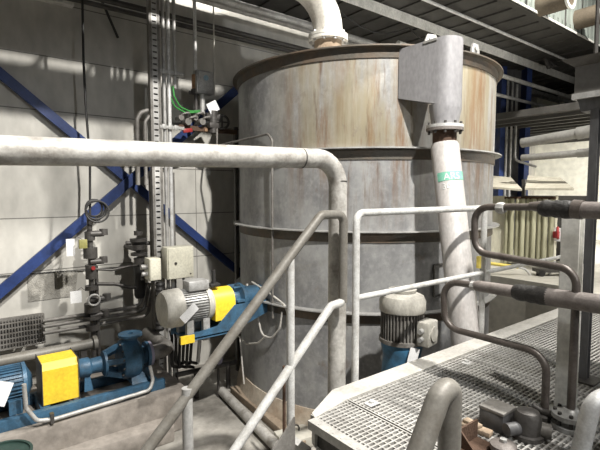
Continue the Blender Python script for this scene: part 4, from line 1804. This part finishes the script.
b = MB()
for z_ in (6.80, 7.25):
    b.bar((-3.0, .5, z_), (6.5, .5, z_), .07, .07)
for k in range(19):
    xa_ = -3.0 + k * .5
    b.bar((xa_, .5, 6.80 if k % 2 else 7.25), (xa_ + .5, .5, 7.25 if k % 2 else 6.80), .045, .045)
for xx in (-2.9, 6.4):
    b.bar((xx, .5, 7.25), (xx, .5, 9.0), .06, .06)
struct(b, 'shadow_truss', M['soffit'])  # unseen truss, added only to cast shadows on the wall
b = MB()
b.box((1.52, 1.0, 5.22), (.28, .30, .42), bev=.03)
b.tube([V((1.22, 1.0, 5.40)), V((1.52, 1.0, 5.15)), V((1.68, 1.0, 4.85))], .06, 14, .1)
b.tube([V((1.42, 1.0, 5.4)), V((1.42, 1.0, 9.0))], .02, 10)
b.tube([V((1.62, 1.0, 5.4)), V((1.62, 1.0, 9.0))], .02, 10)
struct(b, 'shadow_box', M['soffit'])  # unseen hanging box, added to shade part of the wall

# ------------------------------------------------------------------ far right background
b = MB()
b.box((10.6, 1.4, 3.95), (4.6, 8.9, .12))
for k in range(12):
    b.box((8.5 + k * .4, 1.4, 3.86), (.07, 8.9, .07))
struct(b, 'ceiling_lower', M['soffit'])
p = PD(510, 150, 9.5)
t = thing('blue_column', 'wide deep blue steel column with dark recess beyond the tank', 'column', (p.x, p.y, 1.3))
b = MB()
s1 = PD(499, 150, 9.5)
s2 = PD(523.5, 150, 9.5)
b = None
for s_ in (s1, s2):
    rot = Matrix(((rgt.x, fwd_h.x, 0), (rgt.y, fwd_h.y, 0), (0, 0, 1)))
    b = MB()
    b.box((s_.x, s_.y, 3.2), (.10, .30, 3.8), rot)
    b.build('flange', M['bluebrace'], t)
b = MB()
b.box((p.x + fwd_h.x * .1, p.y + fwd_h.y * .1, 3.2), (.46, .02, 3.8), rot)
b.build('web', M['darkcol'], t)
for k, lab in enumerate(('leftmost of the pale conduits in the recess of the blue column', 'middle pale conduit in the recess of the blue column', 'rightmost of the pale conduits in the recess of the blue column')):
    s_ = PD(506 + k * 4.5, 150, 9.32)
    b = MB()
    zq = PD(506, 150 + k * 5, 9.32).z
    if k == 2:
        b.tube([V((s_.x, s_.y, 4.7)), V((s_.x, s_.y, zq)), V((s_.x + .2, s_.y - .35, zq - .15))], .025, 10, .12)
    else:
        b.cyl((s_.x, s_.y, 1.35), (s_.x, s_.y, 4.8), .022, 10)
    b.solo('column_conduit', M['motormid'], lab, 'conduit', 'conduits in the blue column')
for ya, yb_, r, xx, lab in ((143, 129.5, .075, 7.3, 'fat grey pipe crossing high at the far right'), (158, 151.5, .055, 7.6, 'thinner grey pipe just below the fat one at the far right')):
    pa, pb_ = PX(522, ya, xx), PX(600, yb_, xx)
    d_ = (pb_ - pa)
    t = thing('far_pipe', lab, 'pipe', pa + d_ * .8, 'pipes crossing at the far right')
    b = MB()
    b.cyl(pa, pa + d_ * 1.6, r, 18)
    b.build('pipe', M['farpipe'], t)
    b = MB()
    q = pa + d_ * .74
    b.tube([q, q + d_ * .5], r * 1.2, 18)
    b.build('sleeve', M['farpipe'], t)
    for k_ in (.98, 1.4):
        h0 = pa + d_ * k_
        b = MB()
        b.cyl(h0, V((h0.x, h0.y, ZG + .05)), .007, 8)
        b.build('hanger_rod', M['cable'], t)
# booth with strip curtain
XB = 7.2
yl, yr = PX(486, 220, XB).y, PX(556, 220, XB).y
zr = PX(520, 196, XB).z
t = thing('booth', 'low booth with pale side panel and weathered roof beyond the walkway', 'booth', (XB + .4, (yl + yr) / 2, 1.3))
b = MB()
ya_ = PX(506, 220, XB).y
b.box((XB, (yl + ya_) / 2, (1.3 + zr) / 2), (.03, yl - ya_, zr - 1.3))
b.build('side_panel', M['creampanel'], t)
b = MB()
b.box((XB + 1.3, (yl + yr) / 2, (1.3 + zr) / 2), (.03, yl - yr, zr - 1.3))
b.build('back_panel', M['soffit'], t)
for yy, lab in ((yl, 0), (yr + .02, 1)):
    b = MB()
    b.box((XB, yy, (1.3 + zr) / 2), (.07, .05, zr - 1.3))
    b.build('corner_post', M['creampanel'], t)
for quad in (((485, 188), (522, 191), (511, 179), (491, 177)), ((525, 190), (574, 190.5), (560, 179), (528, 177))):
    b = MB()
    pts_ = [PX(x_, y_, XB - .25 if i_ < 2 else XB + 1.3) for i_, (x_, y_) in enumerate(quad)]
    b.prism(pts_, (0, 0, .03))
    b.build('roof_sheet', M['fibre'], t)
for y_ in (yl, yr):
    b = MB()
    b.box((XB + 1.3, y_, (1.3 + zr) / 2 + .15), (.06, .06, zr - 1.3 + .3))
    b.build('rear_post', M['darksteel'], t)
t = thing('strip_curtain', 'yellowed plastic strip curtain hanging at the front of the booth', 'curtain', (XB - .05, (ya_ + yr) / 2, 1.36))
n = 9
for k in range(n):
    f0 = ya_ + (yr - ya_) * (k + .01) / n
    f1 = ya_ + (yr - ya_) * (k + .96) / n
    b = MB()
    pts = []
    for j in range(7):
        s = j / 6
        pts.append(V((XB - .05 - .03 * math.sin(s * math.pi) - .02 * (k % 2), f0 + (f1 - f0) * s, 1.36 + .02 * (k % 3))))
    for j in range(6, -1, -1):
        p = pts[j].copy()
        p.x += .006
        pts.append(p)
    b.prism(pts, (0, 0, zr - 1.40 - .02 * (k % 3)))
    b.build('strip', M['strip'], t)
b = MB()
b.bar((XB - .05, ya_, zr - .03), (XB - .05, yr, zr - .03), .05, .04)
b.build('curtain_rail', M['rust'], t)
t = thing('red_handle', 'small red handle on the pale post at the booth', 'handle', PX(556, 240, XB - .1))
b = MB()
p = PX(556, 238, XB - .07)
b.box(p + V((0, 0, .05)), (.06, .08, .10), bev=.01)
b.tube([p + V((-.03, -.04, .0)), p + V((-.08, -.05, .02)), p + V((-.08, -.05, .12)), p + V((-.03, -.03, .16))], .02, 10, .03)
b.build('grip', M['red'], t)
b = MB()
b.box(p + V((.045, 0, .05)), (.03, .10, .20))
b.build('back_plate', M['white'], t)
# trolley with yellow handle
t = thing('hand_trolley', 'hand trolley with yellow sleeved handle standing before the strip curtain', 'trolley', (6.6, 3.2, 1.3))
hd = 6.5
b = MB()
b.tube([PD(486, 263, hd), PD(518, 267, hd)], .025, 12)
b.build('handle_sleeve', M['yellowpale'], t, 'yellow handle sleeve')
b = MB()
b.tube([PD(515, 266.5, hd), PD(525, 269, hd), PD(537, 283, hd), PD(537, 292, hd)], .016, 10, .06)
b.tube([PD(555, 261, hd), PD(545, 284, hd), PD(537, 292, hd)], .016, 10, .06)
b.build('handle_tube', M['whitegalv'], t)
b = MB()
p = PD(538, 283, hd)
b.cyl(p - rgt * .09, p + rgt * .09, .055, 14)
b.build('pivot', M['cable'], t)
b = MB()
p2_ = PD(538, 291, hd)
b.bar(V((p2_.x, p2_.y, 1.38)) - rgt * .05, V((p2_.x, p2_.y, 1.38)) + rgt * .55, .18, .05)
b.bar(V((p2_.x, p2_.y, 1.38)), p2_, .05, .05)
b.build('chassis', M['darksteel'], t)
for s in (0, .45):
    b = MB()
    w0 = V((p2_.x, p2_.y, 1.345)) + rgt * s
    b.cyl(w0 - fwd_h * .10, w0 - fwd_h * .05, .045, 16)
    b.build('wheel', M['cable'], t)
# ------------------------------------------------------------------ light
def lamp(name, kind, loc, target, energy, col, size, spot=None, blend=.5):
    d = bpy.data.lights.new(name, kind)
    d.energy = energy
    d.color = col
    if kind == 'AREA':
        d.shape = 'DISK'
        d.size = size
    else:
        d.shadow_soft_size = size
    if kind == 'SPOT':
        d.spot_size = R(spot)
        d.spot_blend = blend
    o = bpy.data.objects.new(name, d)
    COL.objects.link(o)
    o.location = loc
    z = (V(loc) - V(target)).normalized()
    o.rotation_euler = z.to_track_quat('Z', 'Y').to_euler()
    return o


warm = (1.0, .968, .91)
cool = (.97, .985, 1.0)
lamp('high_bay_lamp', 'SPOT', (4.9, .1, 8.2), (4.4, 2.8, 2.0), 3900, warm, .12, 120)
lamp('wall_floodlight', 'SPOT', (1.6, LY, LZ), (.7, 5.9, 2.2), 4200, warm, .09, 75)
low = CP + rgt * 2.7 - fwd_h * 1.2 + V((0, 0, 1.75))
lamp('walkway_floodlight', 'SPOT', low, (1.9, 5.4, .6), 270, cool, .06, 54, .4)
lamp('gallery_fill', 'SPOT', (4.2, -2.6, 2.9), (5.6, 4.0, 5.1), 430, cool, .06, 46, .5)  # added fill with no known fixture, brightens the pale gallery beam
lamp('far_bay_lamp', 'AREA', (10.3, 1.8, 3.7), (11.5, 2.2, 1.3), 330, warm, .8)
lamp('booth_lamp', 'AREA', (6.3, 1.2, 3.3), (7.0, 3.4, 1.7), 50, warm, .4)

w = bpy.data.worlds.new('hall_ambient')
w.use_nodes = True
w.node_tree.nodes['Background'].inputs['Color'].default_value = (.95, .98, 1.0, 1)
w.node_tree.nodes['Background'].inputs['Strength'].default_value = .075
SC.world = w
vs = SC.view_settings
vs.view_transform = 'Standard'
vs.look = 'None'
vs.exposure = 0.05
vs.gamma = 1.0
vs.use_curve_mapping = False
